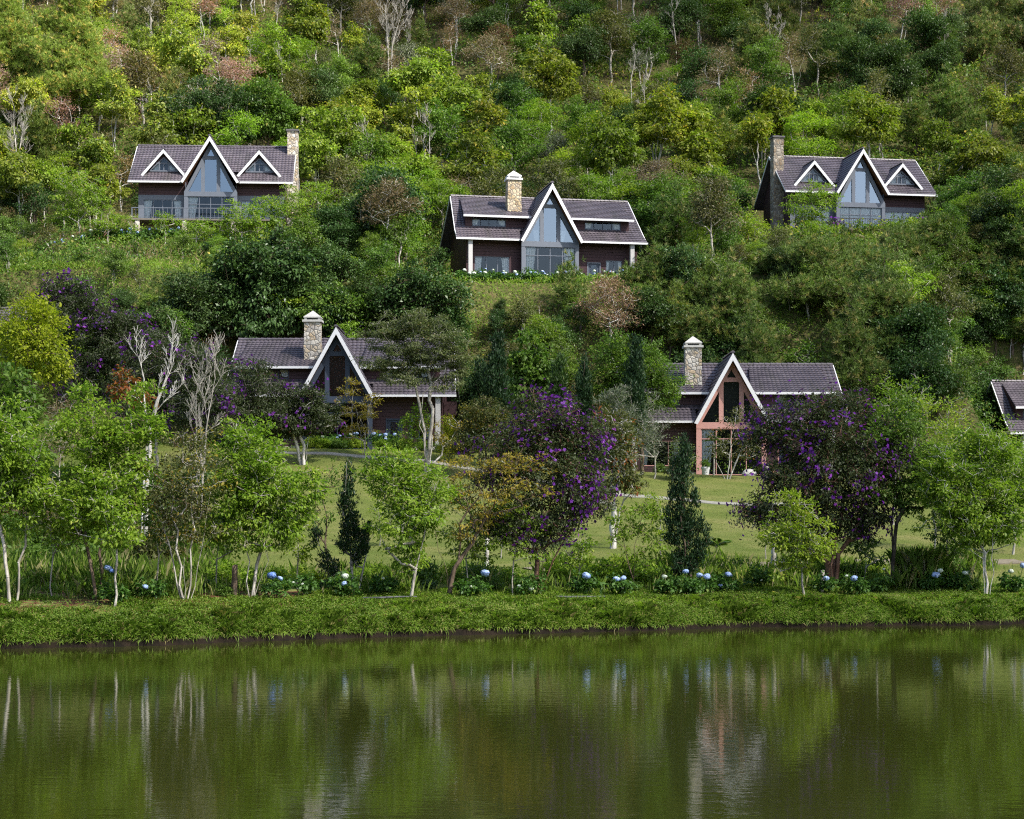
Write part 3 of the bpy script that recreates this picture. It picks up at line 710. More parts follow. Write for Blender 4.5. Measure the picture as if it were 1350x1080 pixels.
def crown_leaves(rng, clumps, per, L, W, flat=0.75, up=1.0, droop=0.2, out=0.8, sub=5, spread=0.38, name='crown'):
    """leaf sprays: each clump holds sub sprays, each spray its leaves"""
    P, A, Nn, Ls, R, O = [], [], [], [], [], []
    cen = clumps[:, :3].mean(0)
    for c in clumps:
        n = max(6, int(per * (c[3] / np.median(clumps[:, 3])) ** 2)); k = max(2, sub)
        v = unit(rng.normal(0, 1, (k, 3))) * (rng.random((k, 1)) ** 0.45) * c[3] * [1, 1, flat]
        w = rng.integers(0, k, n); sp = rng.normal(0, 1, (n, 3)) * c[3] * spread * [1, 1, flat * 0.7]
        p = c[:3] + v[w] + sp
        outv = unit(v[w] + sp * 1.2 + (c[:3] - cen) * 0.25 + 1e-4)
        a = outv * out + rng.normal(0, .6, (n, 3)) + [0, 0, -droop]
        nn = rng.normal(0, .55, (n, 3)) + [0, 0, up] + outv * 0.35
        P.append(p); A.append(a); Nn.append(nn); Ls.append(L * rng.uniform(.65, 1.3, n))
        cr = rng.random(); R.append(np.clip(0.45 * cr + 0.55 * rng.random(n), 0, 1)); O.append(rng.random(n) * 0.75 + 0.25 * rng.random())
    P, A, Nn = map(np.concatenate, (P, A, Nn)); Ls = np.concatenate(Ls)
    keep = P[:, 2] > 0.02
    return leaves_mesh(name, P[keep], A[keep], Nn[keep], Ls[keep], Ls[keep] * W, np.concatenate(R)[keep], np.concatenate(O)[keep])

def needles_mesh(rng, clumps, tuft_per, n_need, L, w=0.035, up=0.9, name='crown'):
    """pine tufts: thin needles bursting from twig ends"""
    T, O = [], []
    ax = clumps[:, :2].mean(0)
    for c in clumps:
        t = c[:3] + rng.normal(0, .5, (tuft_per, 3)) * c[3]; T.append(t)
        o = np.zeros((tuft_per, 3)); o[:, :2] = (t[:, :2] - ax); O.append(unit(o + 1e-4) * 0.5 + [0, 0, up] + rng.normal(0, .3, (tuft_per, 3)))
    T = np.concatenate(T); O = unit(np.concatenate(O)); m = len(T)
    tr = np.repeat(rng.random(m), n_need)
    p = np.repeat(T, n_need, 0); a = unit(np.repeat(O, n_need, 0) * 0.9 + rng.normal(0, .62, (m * n_need, 3)))
    l = (L * rng.uniform(.6, 1.25, m * n_need))[:, None]
    s = unit(np.cross(a, rng.normal(0, 1, a.shape)))
    V = np.stack([p - s * w * .5, p + s * w * .5, p + a * l], 1).reshape(-1, 3)
    return np_mesh(name, V, np.arange(len(V)), 3, {'leaf': np.clip(tr * .6 + rng.random(len(p)) * .4, 0, 1), 'odd': tr})

# leaf and bark materials (true leaf colours)
M['lf_bright'] = leafmat('fresh_green_leaves', (0.095, 0.19, 0.013), (0.24, 0.33, 0.035), (0.34, 0.38, 0.07), 0.10, 0.45)
M['lf_lime'] = leafmat('lime_green_leaves', (0.16, 0.26, 0.015), (0.30, 0.36, 0.04), (0.36, 0.36, 0.06), 0.1, 0.42)
M['lf_mid'] = leafmat('mid_green_leaves', (0.056, 0.12, 0.016), (0.135, 0.215, 0.034), (0.2, 0.2, 0.04), 0.06)
M['lf_dark'] = leafmat('dark_green_leaves', (0.027, 0.06, 0.015), (0.065, 0.12, 0.030), (0.12, 0.16, 0.04), 0.05, 0.22, 0.42)
M['lf_broad'] = leafmat('yellow_green_broad_leaves', (0.085, 0.14, 0.016), (0.225, 0.26, 0.036), (0.40, 0.35, 0.045), 0.10, 0.4)
M['lf_olive'] = leafmat('olive_leaves', (0.055, 0.07, 0.018), (0.125, 0.13, 0.04), (0.2, 0.15, 0.05), 0.1, 0.3)
M['lf_grey'] = leafmat('silver_grey_leaves', (0.085, 0.105, 0.062), (0.17, 0.2, 0.13), (0.12, 0.10, 0.06), 0.08, 0.25)
M['lf_sage'] = leafmat('dull_sage_leaves', (0.075, 0.10, 0.035), (0.165, 0.19, 0.075), (0.2, 0.17, 0.07), 0.1, 0.3)
M['lf_yellow'] = leafmat('golden_yellow_leaves', (0.21, 0.27, 0.014), (0.38, 0.41, 0.028), (0.18, 0.24, 0.02), 0.15, 0.42)
M['lf_fern'] = leafmat('yellowing_feathery_leaves', (0.19, 0.17, 0.022), (0.36, 0.27, 0.035), (0.2, 0.10, 0.02), 0.15, 0.4)
M['lf_tibou'] = leafmat('dull_green_hairy_leaves', (0.030, 0.046, 0.017), (0.074, 0.096, 0.034), (0.12, 0.06, 0.04), 0.08, 0.25)
M['lf_jun'] = leafmat('juniper_scale_leaves', (0.014, 0.036, 0.014), (0.032, 0.07, 0.022), (0.05, 0.07, 0.02), 0.05, 0.15)
M['lf_pine'] = leafmat('pine_needles', (0.062, 0.105, 0.022), (0.15, 0.21, 0.045), (0.24, 0.22, 0.07), 0.14, 0.3)
M['lf_dry'] = leafmat('dry_brown_foliage', (0.12, 0.08, 0.042), (0.24, 0.17, 0.10), (0.12, 0.13, 0.03), 0.2, 0.3)
M['lf_rust'] = leafmat('rust_red_leaves', (0.20, 0.055, 0.02), (0.32, 0.13, 0.03), (0.12, 0.14, 0.03), 0.3, 0.35)
M['lf_red'] = leafmat('red_brown_dry_foliage', (0.10, 0.045, 0.028), (0.19, 0.095, 0.06), (0.12, 0.10, 0.04), 0.25, 0.3)
M['petal'] = leafmat('purple_petals', (0.078, 0.011, 0.17), (0.165, 0.024, 0.33), (0.28, 0.055, 0.41), 0.15, 0.3)
M['grassblade'] = leafmat('grass_blades', (0.105, 0.20, 0.02), (0.25, 0.35, 0.05), (0.38, 0.34, 0.13), 0.08, 0.5)
M['lawnblade'] = leafmat('mown_grass_blades', (0.165, 0.185, 0.042), (0.275, 0.275, 0.085), (0.36, 0.31, 0.13), 0.15, 0.45)
M['reed'] = leafmat('tall_grass_blades', (0.15, 0.25, 0.035), (0.31, 0.42, 0.09), (0.55, 0.50, 0.28), 0.14, 0.5)
M['bk_white'] = barkmat('whitewashed_bark', (0.30, 0.28, 0.24), (0.62, 0.60, 0.55))
M['bk_pale'] = barkmat('pale_grey_bark', (0.22, 0.20, 0.17), (0.44, 0.41, 0.36))
M['bk_brown'] = barkmat('brown_bark', (0.07, 0.05, 0.035), (0.17, 0.125, 0.09))
M['bk_red'] = barkmat('reddish_bark', (0.11, 0.055, 0.035), (0.22, 0.13, 0.09))
M['bk_dark'] = barkmat('dark_bark', (0.035, 0.028, 0.022), (0.10, 0.08, 0.06))

def build_tree(name, label, cat, loc, seed, ell, stems=None, leaf='lf_bright', bark='bk_pale', cl=0.5, dens=3.0, per=60, L=0.15, W=0.5, r0=0.12,
               flat=0.75, up=1.0, droop=0.2, out=0.8, twigs=3, style='leaf', group=None, petals=0, petal_size=0.13, rise=0.35, wob=0.12, sub=5, spread=0.38, needle=(7, 12, 0.3, 0.035), rz=0.0, petal_side=None, extra=None):
    rng = np.random.default_rng(seed); C = fill(rng, ell, cl, dens)
    root = empty(name, loc, rz); tag(root, label, cat, group)
    if stems is None:
        c = C[:, :3].mean(0); stems = [[(0, 0, -0.2), (c[0] * .3, c[1] * .3, c[2] * .5), (c[0] * .9, c[1] * .9, C[:, 2].max() * .85)]]
    N, Pn = bare_skeleton(rng, stems, ell) if style == 'bare' else skeleton(rng, stems, C, twigs, wob, rise, bare=0.6 if style == 'bare' else 0)
    link('trunk', limb_mesh('trunk', N, Pn, r0 * (.75 if style == 'bare' else .78), .009 if style == 'bare' else .008, .95 if style == 'bare' else .68), M[bark], root)
    if style == 'leaf': link('crown', crown_leaves(rng, C, per, L, W, flat, up, droop, out, sub, spread), M[leaf], root)
    elif style == 'needle': link('crown', needles_mesh(rng, C, *needle), M[leaf], root)
    elif style == 'scale':
        me = crown_leaves(rng, C, per, L, W, 1.6, 0.0, -1.3, 0.55, sub, spread); link('crown', me, M[leaf], root)
    if extra:  # a second lot of leaves of another kind, e.g. young growth
        link('young_leaves', crown_leaves(rng, C[rng.random(len(C)) < extra[1]], int(per * .4), L, W, flat, up, droop, out, sub, spread, 'young_leaves'), M[extra[0]], root)
    if petals:
        cen = C[:, :3].mean(0); d = unit(C[:, :3] - cen); ext = np.linalg.norm((C[:, :3] - cen) / (np.ptp(C[:, :3], axis=0) / 2 + .1), axis=1)
        cand = C[ext > 0.45]
        if petal_side is not None:
            wgt = np.clip(((cand[:, :3] - cen) @ np.array(petal_side)) / np.ptp(C[:, 0]) * 2 + 0.55, 0.05, 2); wgt /= wgt.sum()
        else: wgt = None
        nb = max(3, int(petals / 9)); ci = rng.choice(len(cand), nb, p=wgt); P = []; A = []; Q = []
        for c in cand[ci]:
            o = unit((c[:3] - cen) + [0, 0, 0.4]); b = c[:3] + o * c[3] * rng.uniform(.4, 1.05) + rng.normal(0, .25, 3) * c[3]
            for _ in range(rng.integers(4, 14)):
                q = b + rng.normal(0, .22, 3); nz = unit(o + rng.normal(0, .45, 3)); s = unit(np.cross(nz, rng.normal(0, 1, 3))); t = np.cross(nz, s)
                for k in range(5):
                    th = k * 2 * math.pi / 5 + .2; P.append(q); A.append(s * math.cos(th) + t * math.sin(th) + nz * .2); Q.append(nz)
        P, A, Q = map(np.array, (P, A, Q)); n = len(P)
        link('blossom', leaves_mesh('blossom', P, A, Q, np.full(n, petal_size * .55) * rng.uniform(.8, 1.2, n), np.full(n, petal_size * .5), np.repeat(rng.random(n // 5), 5), np.repeat(rng.random(n // 5), 5)), M['petal'], root)
    return root

def px_tree(name, label, cat, px, D, rects, stems=None, base_py=None, depth=0.9, seed=None, sink=0.0, **kw):
    """crown ellipses (cx,cy,rx,ry) and stems measured on the photo, turned into metres at the tree's own distance"""
    if D is None: X, D = ground_at(px, base_py)
    X = gx(px, D); z = tz(X, D) - sink; s = D / F; rng = random.Random(int(px * 13 + D * 7))
    ell = []
    for r in rects:
        cx, cy, rx, ry = r
        if D < 72 and kw.get('style', 'leaf') == 'leaf' and not kw.get('petals'): rx *= 1.14; ry *= 1.14
        ell.append(((cx - px) * s, rng.uniform(-.25, .25) * rx * s, CH + (YH - cy) * s - z, rx * s, depth * (rx * s if rx < ry else (rx + ry) / 2 * s), ry * s))
    st = None
    if stems:
        st = []
        for line in stems:
            y = 0.0; q = []
            for i, (u, v) in enumerate(line):
                zz = CH + (YH - v) * s - z
                if i == 0: zz = -0.15; y = rng.uniform(-.15, .15)
                else: y += rng.uniform(-.2, .2) * (1 if D < 90 else 1.5)
                q.append(((u - px) * s, y, zz))
            st.append(q)
    return build_tree(name, label, cat, (X, D, z), seed if seed is not None else int(px * 31 + D * 17) % 99991, ell, st, **kw)

YWp = lambda px, off: float(waterline(gx(px, 60))) + off      # a distance measured back from the water's edge
# ---- the row of trees on the pond bank, one by one
B = dict(leaf='lf_bright', bark='bk_pale', cl=0.36, dens=3.3, per=62, L=0.15, W=0.5, r0=0.075, flat=.6)
px_tree('bank_tree', 'bright green tree with a cut-back white stump cut off by the picture edge', 'tree', 14, YWp(14, 3.4), [(10, 585, 55, 60), (25, 640, 55, 50), (-20, 610, 50, 70), (60, 655, 26, 28)], [[(14, 790), (6, 720), (-4, 620)], [(20, 790), (32, 700), (40, 620)]], **B)
px_tree('bank_tree', 'tall bright green tree with two leaning brown stems in front of the tall white trunk', 'tree', 133, YWp(133, 4.2), [(140, 565, 52, 42), (190, 545, 28, 38), (120, 610, 38, 35), (165, 610, 40, 45), (150, 660, 50, 38), (105, 680, 28, 26), (112, 530, 16, 22)],
        [[(128, 785), (116, 710), (122, 640), (140, 540)], [(136, 785), (132, 730), (160, 650), (185, 540)]], **{**B, 'bark': 'bk_brown'})
px_tree('sapling', 'slim white-stemmed sapling with drooping green leaves on the bank edge', 'sapling', 149, YWp(149, 2.6), [(130, 670, 42, 22), (160, 700, 26, 30), (130, 640, 26, 24), (95, 690, 18, 14), (160, 640, 16, 26)], [[(149, 797), (150, 720), (146, 640), (140, 610)]], **{**B, 'r0': 0.05, 'cl': .33, 'dens': 2.6})
px_tree('vase_tree', 'thin olive-brown tree with many stems fanning up from one white base', 'tree', 243, YWp(243, 4.0), [(240, 620, 50, 42), (232, 670, 44, 30), (262, 690, 24, 22), (210, 700, 20, 18), (255, 585, 28, 26)],
        [[(240, 787), (222, 720), (205, 660)], [(243, 787), (232, 700), (225, 600)], [(246, 787), (252, 700), (248, 580)], [(249, 787), (268, 700), (280, 620)], [(244, 787), (243, 735)]], leaf='lf_olive', bark='bk_pale', cl=.42, dens=3.0, per=66, L=.13, W=.42, r0=.047, extra=('lf_fern', .5))
px_tree('bank_tree', 'full bright green tree with slim crooked white stem, beside the brown vase-shaped one', 'tree', 332, YWp(332, 3.6), [(335, 600, 45, 42), (310, 650, 42, 48), (365, 650, 46, 45), (350, 690, 40, 34), (300, 690, 30, 30), (400, 640, 20, 26), (325, 570, 24, 18), (385, 690, 22, 24)],
        [[(330, 790), (328, 740), (318, 660), (320, 590)], [(332, 790), (338, 745), (362, 680), (372, 630)], [(334, 790), (352, 740), (358, 690)]], **{**B, 'dens': 3.7})
px_tree('conifer', 'dark juniper with one low arm reaching sideways, behind two lakeside flower heads', 'conifer', 470, YWp(470, 5.0), [(460, 640, 5, 34), (455, 665, 6, 40), (465, 695, 8, 36), (476, 718, 8, 22), (452, 720, 6, 18), (428, 738, 5, 18), (417, 708, 4, 16), (440, 752, 9, 8), (484, 702, 5, 14), (470, 735, 7, 16)],
        [[(468, 780), (462, 720), (456, 640), (458, 610)], [(470, 780), (450, 755), (428, 735), (416, 705)], [(472, 780), (482, 730), (490, 700)]], leaf='lf_jun', bark='bk_pale', cl=.13, dens=4.2, per=30, L=.13, W=.35, r0=.07, style='scale', twigs=1)
px_tree('dark_shrub', 'dark glossy-leaved shrub standing behind the juniper with the sideways arm', 'shrub', 432, YWp(432, 7.0), [(430, 632, 14, 18), (416, 660, 11, 18), (436, 680, 9, 14), (420, 700, 9, 12)], None, leaf='lf_mid', bark='bk_brown', cl=.28, dens=2.2, per=32, L=.14, W=.5, r0=.05)
px_tree('bank_tree', 'bright green tree with narrow tapering foot and leaning stem, between juniper and gnarled tree', 'tree', 540, YWp(540, 3.2), [(530, 635, 44, 32), (500, 625, 30, 22), (560, 670, 36, 34), (535, 690, 36, 34), (540, 735, 22, 22), (520, 610, 26, 16), (580, 640, 20, 22)], [[(540, 792), (546, 740), (530, 680), (520, 620)], [(541, 792), (548, 750), (562, 690), (570, 640)]], **{**B, 'bark': 'bk_pale'})
px_tree('gnarled_tree', 'open gnarled tree with twisted branches and sparse yellowish feathery leaves', 'tree', 592, YWp(592, 4.0), [(640, 612, 60, 12), (690, 640, 36, 14), (615, 640, 30, 20), (660, 660, 34, 14), (625, 690, 30, 24), (700, 610, 40, 10)],
        [[(590, 787), (592, 765), (602, 740), (606, 690), (640, 640), (690, 590)], [(592, 787), (598, 750), (630, 700), (665, 640), (700, 575)], [(591, 787), (590, 760), (578, 725), (572, 690)]], leaf='lf_fern', bark='bk_brown', cl=.3, dens=2.2, per=34, L=.13, W=.35, r0=.10, flat=.35, twigs=4, rise=.1, extra=('lf_grey', .6))
px_tree('glory_tree', 'large dark rounded tree thick with violet flowers, on slim twin stems', 'flowering tree', 712, YWp(712, 4.6), [(715, 560, 60, 48), (676, 605, 54, 52), (755, 600, 48, 52), (720, 640, 62, 50), (760, 660, 40, 40), (700, 690, 62, 32), (650, 690, 26, 24)],
        [[(710, 782), (708, 735), (690, 670), (700, 580)], [(713, 782), (716, 730), (742, 660), (750, 580)], [(716, 782), (728, 740), (760, 680)]], leaf='lf_tibou', bark='bk_red', cl=.38, dens=5.2, per=88, L=.115, W=.45, r0=.12, petals=1900, petal_size=.14, petal_side=(.22, -.25, .3))
px_tree('glory_tree', 'widest dark rounded tree dotted with violet flowers, brown-trunked, beside the salmon-pink gable', 'flowering tree', 1098, YWp(1098, 6.5), [(1070, 560, 62, 42), (1110, 540, 48, 24), (1045, 620, 52, 54), (1110, 620, 62, 62), (1160, 600, 36, 46), (1080, 680, 64, 44), (1140, 680, 34, 36), (1000, 670, 28, 28), (1010, 570, 30, 28)],
        [[(1094, 768), (1098, 710), (1080, 640), (1062, 560)], [(1098, 768), (1104, 710), (1125, 630), (1130, 560)], [(1100, 768), (1108, 730), (1150, 650)], [(1092, 768), (1092, 720), (1030, 650)]], leaf='lf_tibou', bark='bk_red', cl=.42, dens=5.4, per=92, L=.125, W=.45, r0=.15, petals=2300, petal_size=.135)
px_tree('bronze_tree', 'olive-bronze tree on a thick whitewashed trunk, half hidden by the violet-flowered twin-stemmed tree', 'tree', 808, 84, [(815, 580, 36, 32), (830, 630, 28, 36), (790, 640, 26, 30), (810, 555, 24, 18)], [[(808, 735), (806, 680), (815, 580)], [(808, 720), (822, 660), (835, 610)]], leaf='lf_olive', bark='bk_white', cl=.5, dens=3.4, per=60, L=.2, W=.45, r0=.19, extra=('lf_rust', .25))
px_tree('sapling', 'loose light-green sapling on the grass before the bronze-leaved tree', 'sapling', 835, YWp(835, 5.5), [(835, 690, 34, 22), (860, 680, 26, 20), (815, 705, 20, 18), (850, 730, 26, 20), (825, 750, 24, 14)], [[(835, 775), (836, 720), (850, 670)], [(836, 775), (826, 730), (815, 690)]], **{**B, 'cl': .3, 'dens': 2.0, 'per': 30, 'r0': .035, 'bark': 'bk_brown'})
px_tree('conifer', 'dark spiky juniper with twisting flame-like sprays beside three blue hydrangea heads', 'conifer', 905, YWp(905, 4.6), [(900, 640, 8, 36), (903, 600, 6, 26), (897, 690, 9, 36), (909, 700, 9, 34), (887, 655, 5, 20), (923, 722, 7, 16), (931, 706, 4, 17), (896, 745, 12, 18), (915, 655, 4, 22), (884, 705, 6, 20), (913, 742, 10, 14), (890, 620, 4, 16), (921, 690, 4, 14), (881, 680, 4, 14)],
        [[(905, 780), (902, 720), (898, 640), (900, 585)], [(906, 780), (916, 730), (930, 690)]], leaf='lf_jun', bark='bk_brown', cl=.13, dens=4.6, per=30, L=.13, W=.35, r0=.08, style='scale', twigs=1)
px_tree('sapling', 'lime-green sapling with a crooked white stem in front of the widest violet-flowered tree', 'sapling', 1062, YWp(1062, 2.4), [(1040, 665, 24, 18), (1050, 700, 42, 28), (1075, 720, 26, 18), (1025, 705, 22, 24), (1052, 735, 26, 14), (1030, 740, 14, 12)], [[(1062, 787), (1058, 750), (1046, 710), (1036, 655)]], **{**B, 'leaf': 'lf_lime', 'cl': .3, 'dens': 2.8, 'per': 40, 'r0': .055})
px_tree('slender_tree', 'tree with a straight dark trunk, forked above, right behind blue hydrangea bushes', 'tree', 1176, YWp(1176, 5.5), [(1200, 600, 40, 34), (1170, 640, 30, 26), (1210, 650, 30, 30), (1185, 560, 34, 34), (1230, 620, 26, 34)], [[(1175, 770), (1176, 690), (1178, 640), (1165, 590)], [(1176, 770), (1178, 670), (1200, 640), (1215, 600)]], **{**B, 'bark': 'bk_dark', 'leaf': 'lf_mid', 'r0': .1})
px_tree('bank_tree', 'big bright green tree with two slim white stems at the bank, round and dense', 'tree', 1300, YWp(1300, 3.2), [(1290, 615, 52, 46), (1260, 660, 46, 42), (1320, 670, 46, 46), (1290, 700, 50, 30), (1240, 620, 28, 30), (1345, 640, 26, 44), (1305, 585, 30, 22)], [[(1297, 783), (1296, 720), (1290, 640), (1292, 580)], [(1303, 783), (1306, 720), (1330, 660)], [(1300, 783), (1300, 730), (1260, 660)]], **{**B, 'dens': 3.7, 'bark': 'bk_white'})
px_tree('lawn_tree', 'airy yellow-green tree between the dark straight trunk and the roof end', 'tree', 1232, 84, [(1235, 560, 52, 44), (1225, 610, 46, 30), (1260, 590, 36, 36)], None, **{**B, 'leaf': 'lf_lime', 'cl': .55, 'per': 55, 'bark': 'bk_pale', 'dens': 3.0})
px_tree('lawn_tree', 'dense bright green tree rising just above the roof end with the white barge board', 'tree', 1335, 82, [(1332, 592, 26, 36), (1345, 625, 40, 40), (1378, 610, 34, 40), (1312, 600, 20, 26)], None, **{**B, 'cl': .55, 'per': 60, 'bark': 'bk_pale'})
px_tree('lawn_tree', 'bright green tree with upright top, between the widest violet-flowered tree and the tree fern', 'tree', 1178, 96, [(1185, 545, 36, 50), (1205, 515, 22, 22), (1165, 520, 18, 24)], None, **{**B, 'cl': .55, 'per': 60, 'bark': 'bk_pale'})
# saplings that close the gaps of the bank row
SP = dict(leaf='lf_bright', bark='bk_pale', cl=.3, dens=2.6, per=40, L=.14, W=.5, r0=.035, flat=.55)
for x, o, r, lf, lab in ((615, 5.5, [(612, 660, 18, 20), (625, 690, 24, 24), (600, 715, 20, 18), (630, 725, 18, 14)], 'lf_lime', 'lime-green sapling tucked behind the gnarled trunk'),
                         (676, 4.0, [(665, 665, 24, 20), (690, 695, 28, 24), (665, 715, 24, 20), (695, 730, 18, 12)], 'lf_bright', 'leafy green sapling against the lower boughs of the twin-stemmed violet tree'),
                         (762, 6.5, [(765, 715, 18, 18), (755, 735, 20, 14)], 'lf_bright', 'low green sapling just past the stems of the twin-stemmed violet tree'),
                         (70, 5.0, [(65, 670, 26, 26), (80, 705, 24, 20), (55, 640, 18, 20)], 'lf_bright', 'leafy sapling filling the gap beside the cut-back white stump'),
                         (205, 6.0, [(205, 680, 22, 26), (215, 710, 20, 18), (198, 650, 16, 18)], 'lf_mid', 'mid-green sapling before the long straight white trunk'),
                         (285, 6.0, [(285, 690, 20, 24), (292, 715, 18, 16)], 'lf_bright', 'small green sapling between vase-shaped tree and wooden post'),
                         (392, 6.5, [(392, 700, 20, 20), (400, 725, 18, 14)], 'lf_lime', 'small lime sapling before the glossy-leaved shrub'),
                         (1140, 6.5, [(1135, 715, 20, 18), (1145, 735, 18, 12)], 'lf_mid', 'low sapling between the brown trunk and the straight dark trunk'),
                         (1250, 5.5, [(1245, 690, 24, 24), (1258, 720, 20, 16), (1235, 665, 18, 18)], 'lf_mid', 'mid-green sapling above the cream hydrangea head by the tall grass clump')):
    px_tree('sapling', lab, 'sapling', x, YWp(x, o), r, None, **{**SP, 'leaf': lf})
# ---- trees round the lower houses
px_tree('tall_bare_tree', 'bare pale tree with fanned leafless twigs over a long straight white trunk', 'tree', 188, 74, [(190, 500, 42, 34), (225, 480, 26, 34), (165, 500, 26, 36), (205, 520, 40, 24)], [[(187, 752), (189, 650), (194, 570), (190, 500)], [(189, 640), (196, 560), (225, 480)]], bark='bk_white', style='bare', cl=.55, dens=2.6, twigs=6, r0=.12, rise=1.3)
px_tree('bare_tree', 'bare twisted white tree standing before the wild violet-flowering slope', 'tree', 262, 88, [(262, 540, 24, 36), (280, 520, 26, 30), (250, 560, 16, 30)], [[(260, 625), (258, 580), (256, 520)], [(262, 625), (272, 570), (284, 500)]], bark='bk_pale', style='bare', cl=.5, dens=2.2, twigs=4, r0=.075, rise=1.2)
T = dict(leaf='lf_tibou', bark='bk_pale', cl=.5, dens=5.6, per=105, L=.15, W=.45, petal_size=.19)
px_tree('glory_tree', 'spreading violet-flowered tree beside the golden-yellow tree, highest of the purple ones', 'flowering tree', 120, 112, [(110, 420, 55, 45), (150, 450, 52, 45), (85, 390, 34, 26), (180, 470, 40, 40), (120, 490, 46, 44), (70, 395, 18, 18)], None, r0=.16, petals=1500, **T)
px_tree('glory_tree', 'violet-flowered tree behind the bare pale tree with fanned twigs', 'flowering tree', 205, 104, [(215, 480, 46, 44), (180, 520, 40, 36), (240, 510, 40, 44), (205, 545, 44, 30)], None, r0=.14, petals=700, **T)
px_tree('glory_tree', 'faded violet-flowered tree with a twisted pale stem, behind the bare twisted white one', 'flowering tree', 265, 100, [(262, 490, 36, 34), (285, 530, 34, 36), (250, 530, 30, 40)], None, r0=.13, petals=350, **T)
px_tree('glory_tree', 'rounded olive tree with few violet flowers before the tiled roof of the maroon house', 'flowering tree', 328, 108, [(330, 510, 42, 36), (315, 545, 42, 30), (350, 545, 36, 26)], None, r0=.12, petals=260, **T)
px_tree('glory_tree', 'low spreading violet-flowered tree with forked white trunks on the lawn of the maroon house', 'flowering tree', 400, None, [(395, 545, 46, 28), (375, 560, 36, 24), (425, 550, 24, 26), (400, 525, 30, 18)], [[(398, 613), (388, 580), (372, 545)], [(400, 613), (408, 580), (420, 545)], [(401, 613), (398, 575), (396, 530)]], base_py=613, r0=.14, petals=420, **{**T, 'bark': 'bk_white', 'cl': .42})
px_tree('golden_tree', 'golden-yellow leafy tree at the picture edge, the brightest yellow crown', 'tree', 42, 101, [(45, 430, 38, 38), (25, 460, 44, 40), (65, 480, 26, 30), (40, 400, 22, 12), (85, 490, 10, 14)], None, leaf='lf_yellow', bark='bk_brown', cl=.5, dens=4.4, per=62, L=.2, W=.6, r0=.15)
px_tree('large_leaf_tree', 'dark tree with large drooping leaves under the golden-yellow crown', 'tree', 18, 90, [(15, 520, 40, 40), (40, 550, 24, 30), (5, 570, 40, 36), (30, 600, 34, 26)], None, leaf='lf_mid', bark='bk_brown', cl=.55, dens=3.5, per=40, L=.34, W=.5, r0=.14, droop=.7)
px_tree('dry_shrub', 'leafless brown thicket between the large-leaved tree and the bright lakeside tree', 'shrub', 78, 92, [(80, 540, 26, 34), (90, 570, 26, 24), (70, 600, 30, 30)], None, leaf='lf_dry', bark='bk_pale', cl=.5, dens=3.0, per=50, L=.16, W=.16, r0=.06, up=.1, droop=-.4)
px_tree('rusty_shrub', 'shrub with rust-red leaves below the fanned bare twigs', 'shrub', 170, 92, [(170, 505, 16, 20), (185, 525, 18, 14), (160, 520, 14, 16)], None, leaf='lf_rust', bark='bk_pale', cl=.4, dens=3.0, per=34, L=.24, W=.5, r0=.05)
px_tree('umbrella_tree', 'spreading sparse-leaved tree with umbrella crown and pale forked trunk before the maroon house', 'tree', 560, None, [(545, 425, 52, 18), (520, 445, 44, 18), (580, 450, 40, 24), (548, 470, 64, 20), (505, 480, 28, 12), (590, 495, 30, 20), (530, 500, 30, 10), (600, 470, 20, 18)],
        [[(561, 622), (560, 570), (552, 520), (530, 450)], [(562, 600), (570, 540), (566, 470), (560, 430)], [(561, 575), (555, 530), (590, 480)]], base_py=622, leaf='lf_sage', bark='bk_pale', cl=.5, dens=3.8, per=125, L=.16, W=.42, r0=.15, flat=.4, twigs=4, rise=.35, wob=.07)
px_tree('slim_tree', 'thin pale-stemmed tree with tawny leaf sprays beside the umbrella-crowned one', 'tree', 576, 112, [(580, 575, 16, 14), (560, 560, 18, 12), (600, 560, 14, 10)], [[(566, 625), (570, 590), (566, 545)], [(568, 625), (580, 600), (606, 560)]], leaf='lf_fern', bark='bk_white', cl=.3, dens=2.0, per=26, L=.16, W=.4, r0=.08)
px_tree('young_tree', 'bright green young tree under the umbrella-crowned tree', 'tree', 545, 110, [(545, 560, 18, 18), (535, 580, 16, 14), (556, 545, 10, 12)], None, leaf='lf_bright', bark='bk_brown', cl=.34, dens=3.0, per=42, L=.17, W=.5, r0=.05)
px_tree('fern_leaf_tree', 'slender tree with golden fern-like leaf sprays crossing the slate gable', 'tree', 480, 114, [(458, 520, 14, 22), (478, 545, 22, 14), (455, 545, 12, 12), (488, 530, 14, 12), (470, 568, 26, 12), (452, 505, 8, 8)], [[(480, 592), (478, 560), (456, 515)], [(481, 592), (484, 550), (490, 525)], [(479, 592), (474, 560), (470, 535)], [(483, 592), (486, 560)]], leaf='lf_fern', bark='bk_pale', cl=.34, dens=2.2, per=34, L=.17, W=.34, r0=.06, flat=.35)
px_tree('golden_conifer', 'small golden-green conical bush by the pale porch post of the maroon house', 'shrub', 592, 113, [(592, 575, 10, 16), (592, 560, 6, 14), (590, 590, 12, 12)], None, leaf='lf_yellow', bark='bk_brown', cl=.25, dens=4, per=40, L=.14, W=.4, r0=.05, style='scale')
px_tree('bronze_bush', 'dense bronze-green bush between the maroon house and the twin-stemmed violet tree', 'shrub', 640, 108, [(640, 550, 34, 26), (625, 575, 28, 24), (660, 570, 28, 24), (610, 590, 18, 16)], None, leaf='lf_olive', bark='bk_brown', cl=.4, dens=4.2, per=80, L=.15, W=.5, r0=.1, extra=('lf_fern', .2))
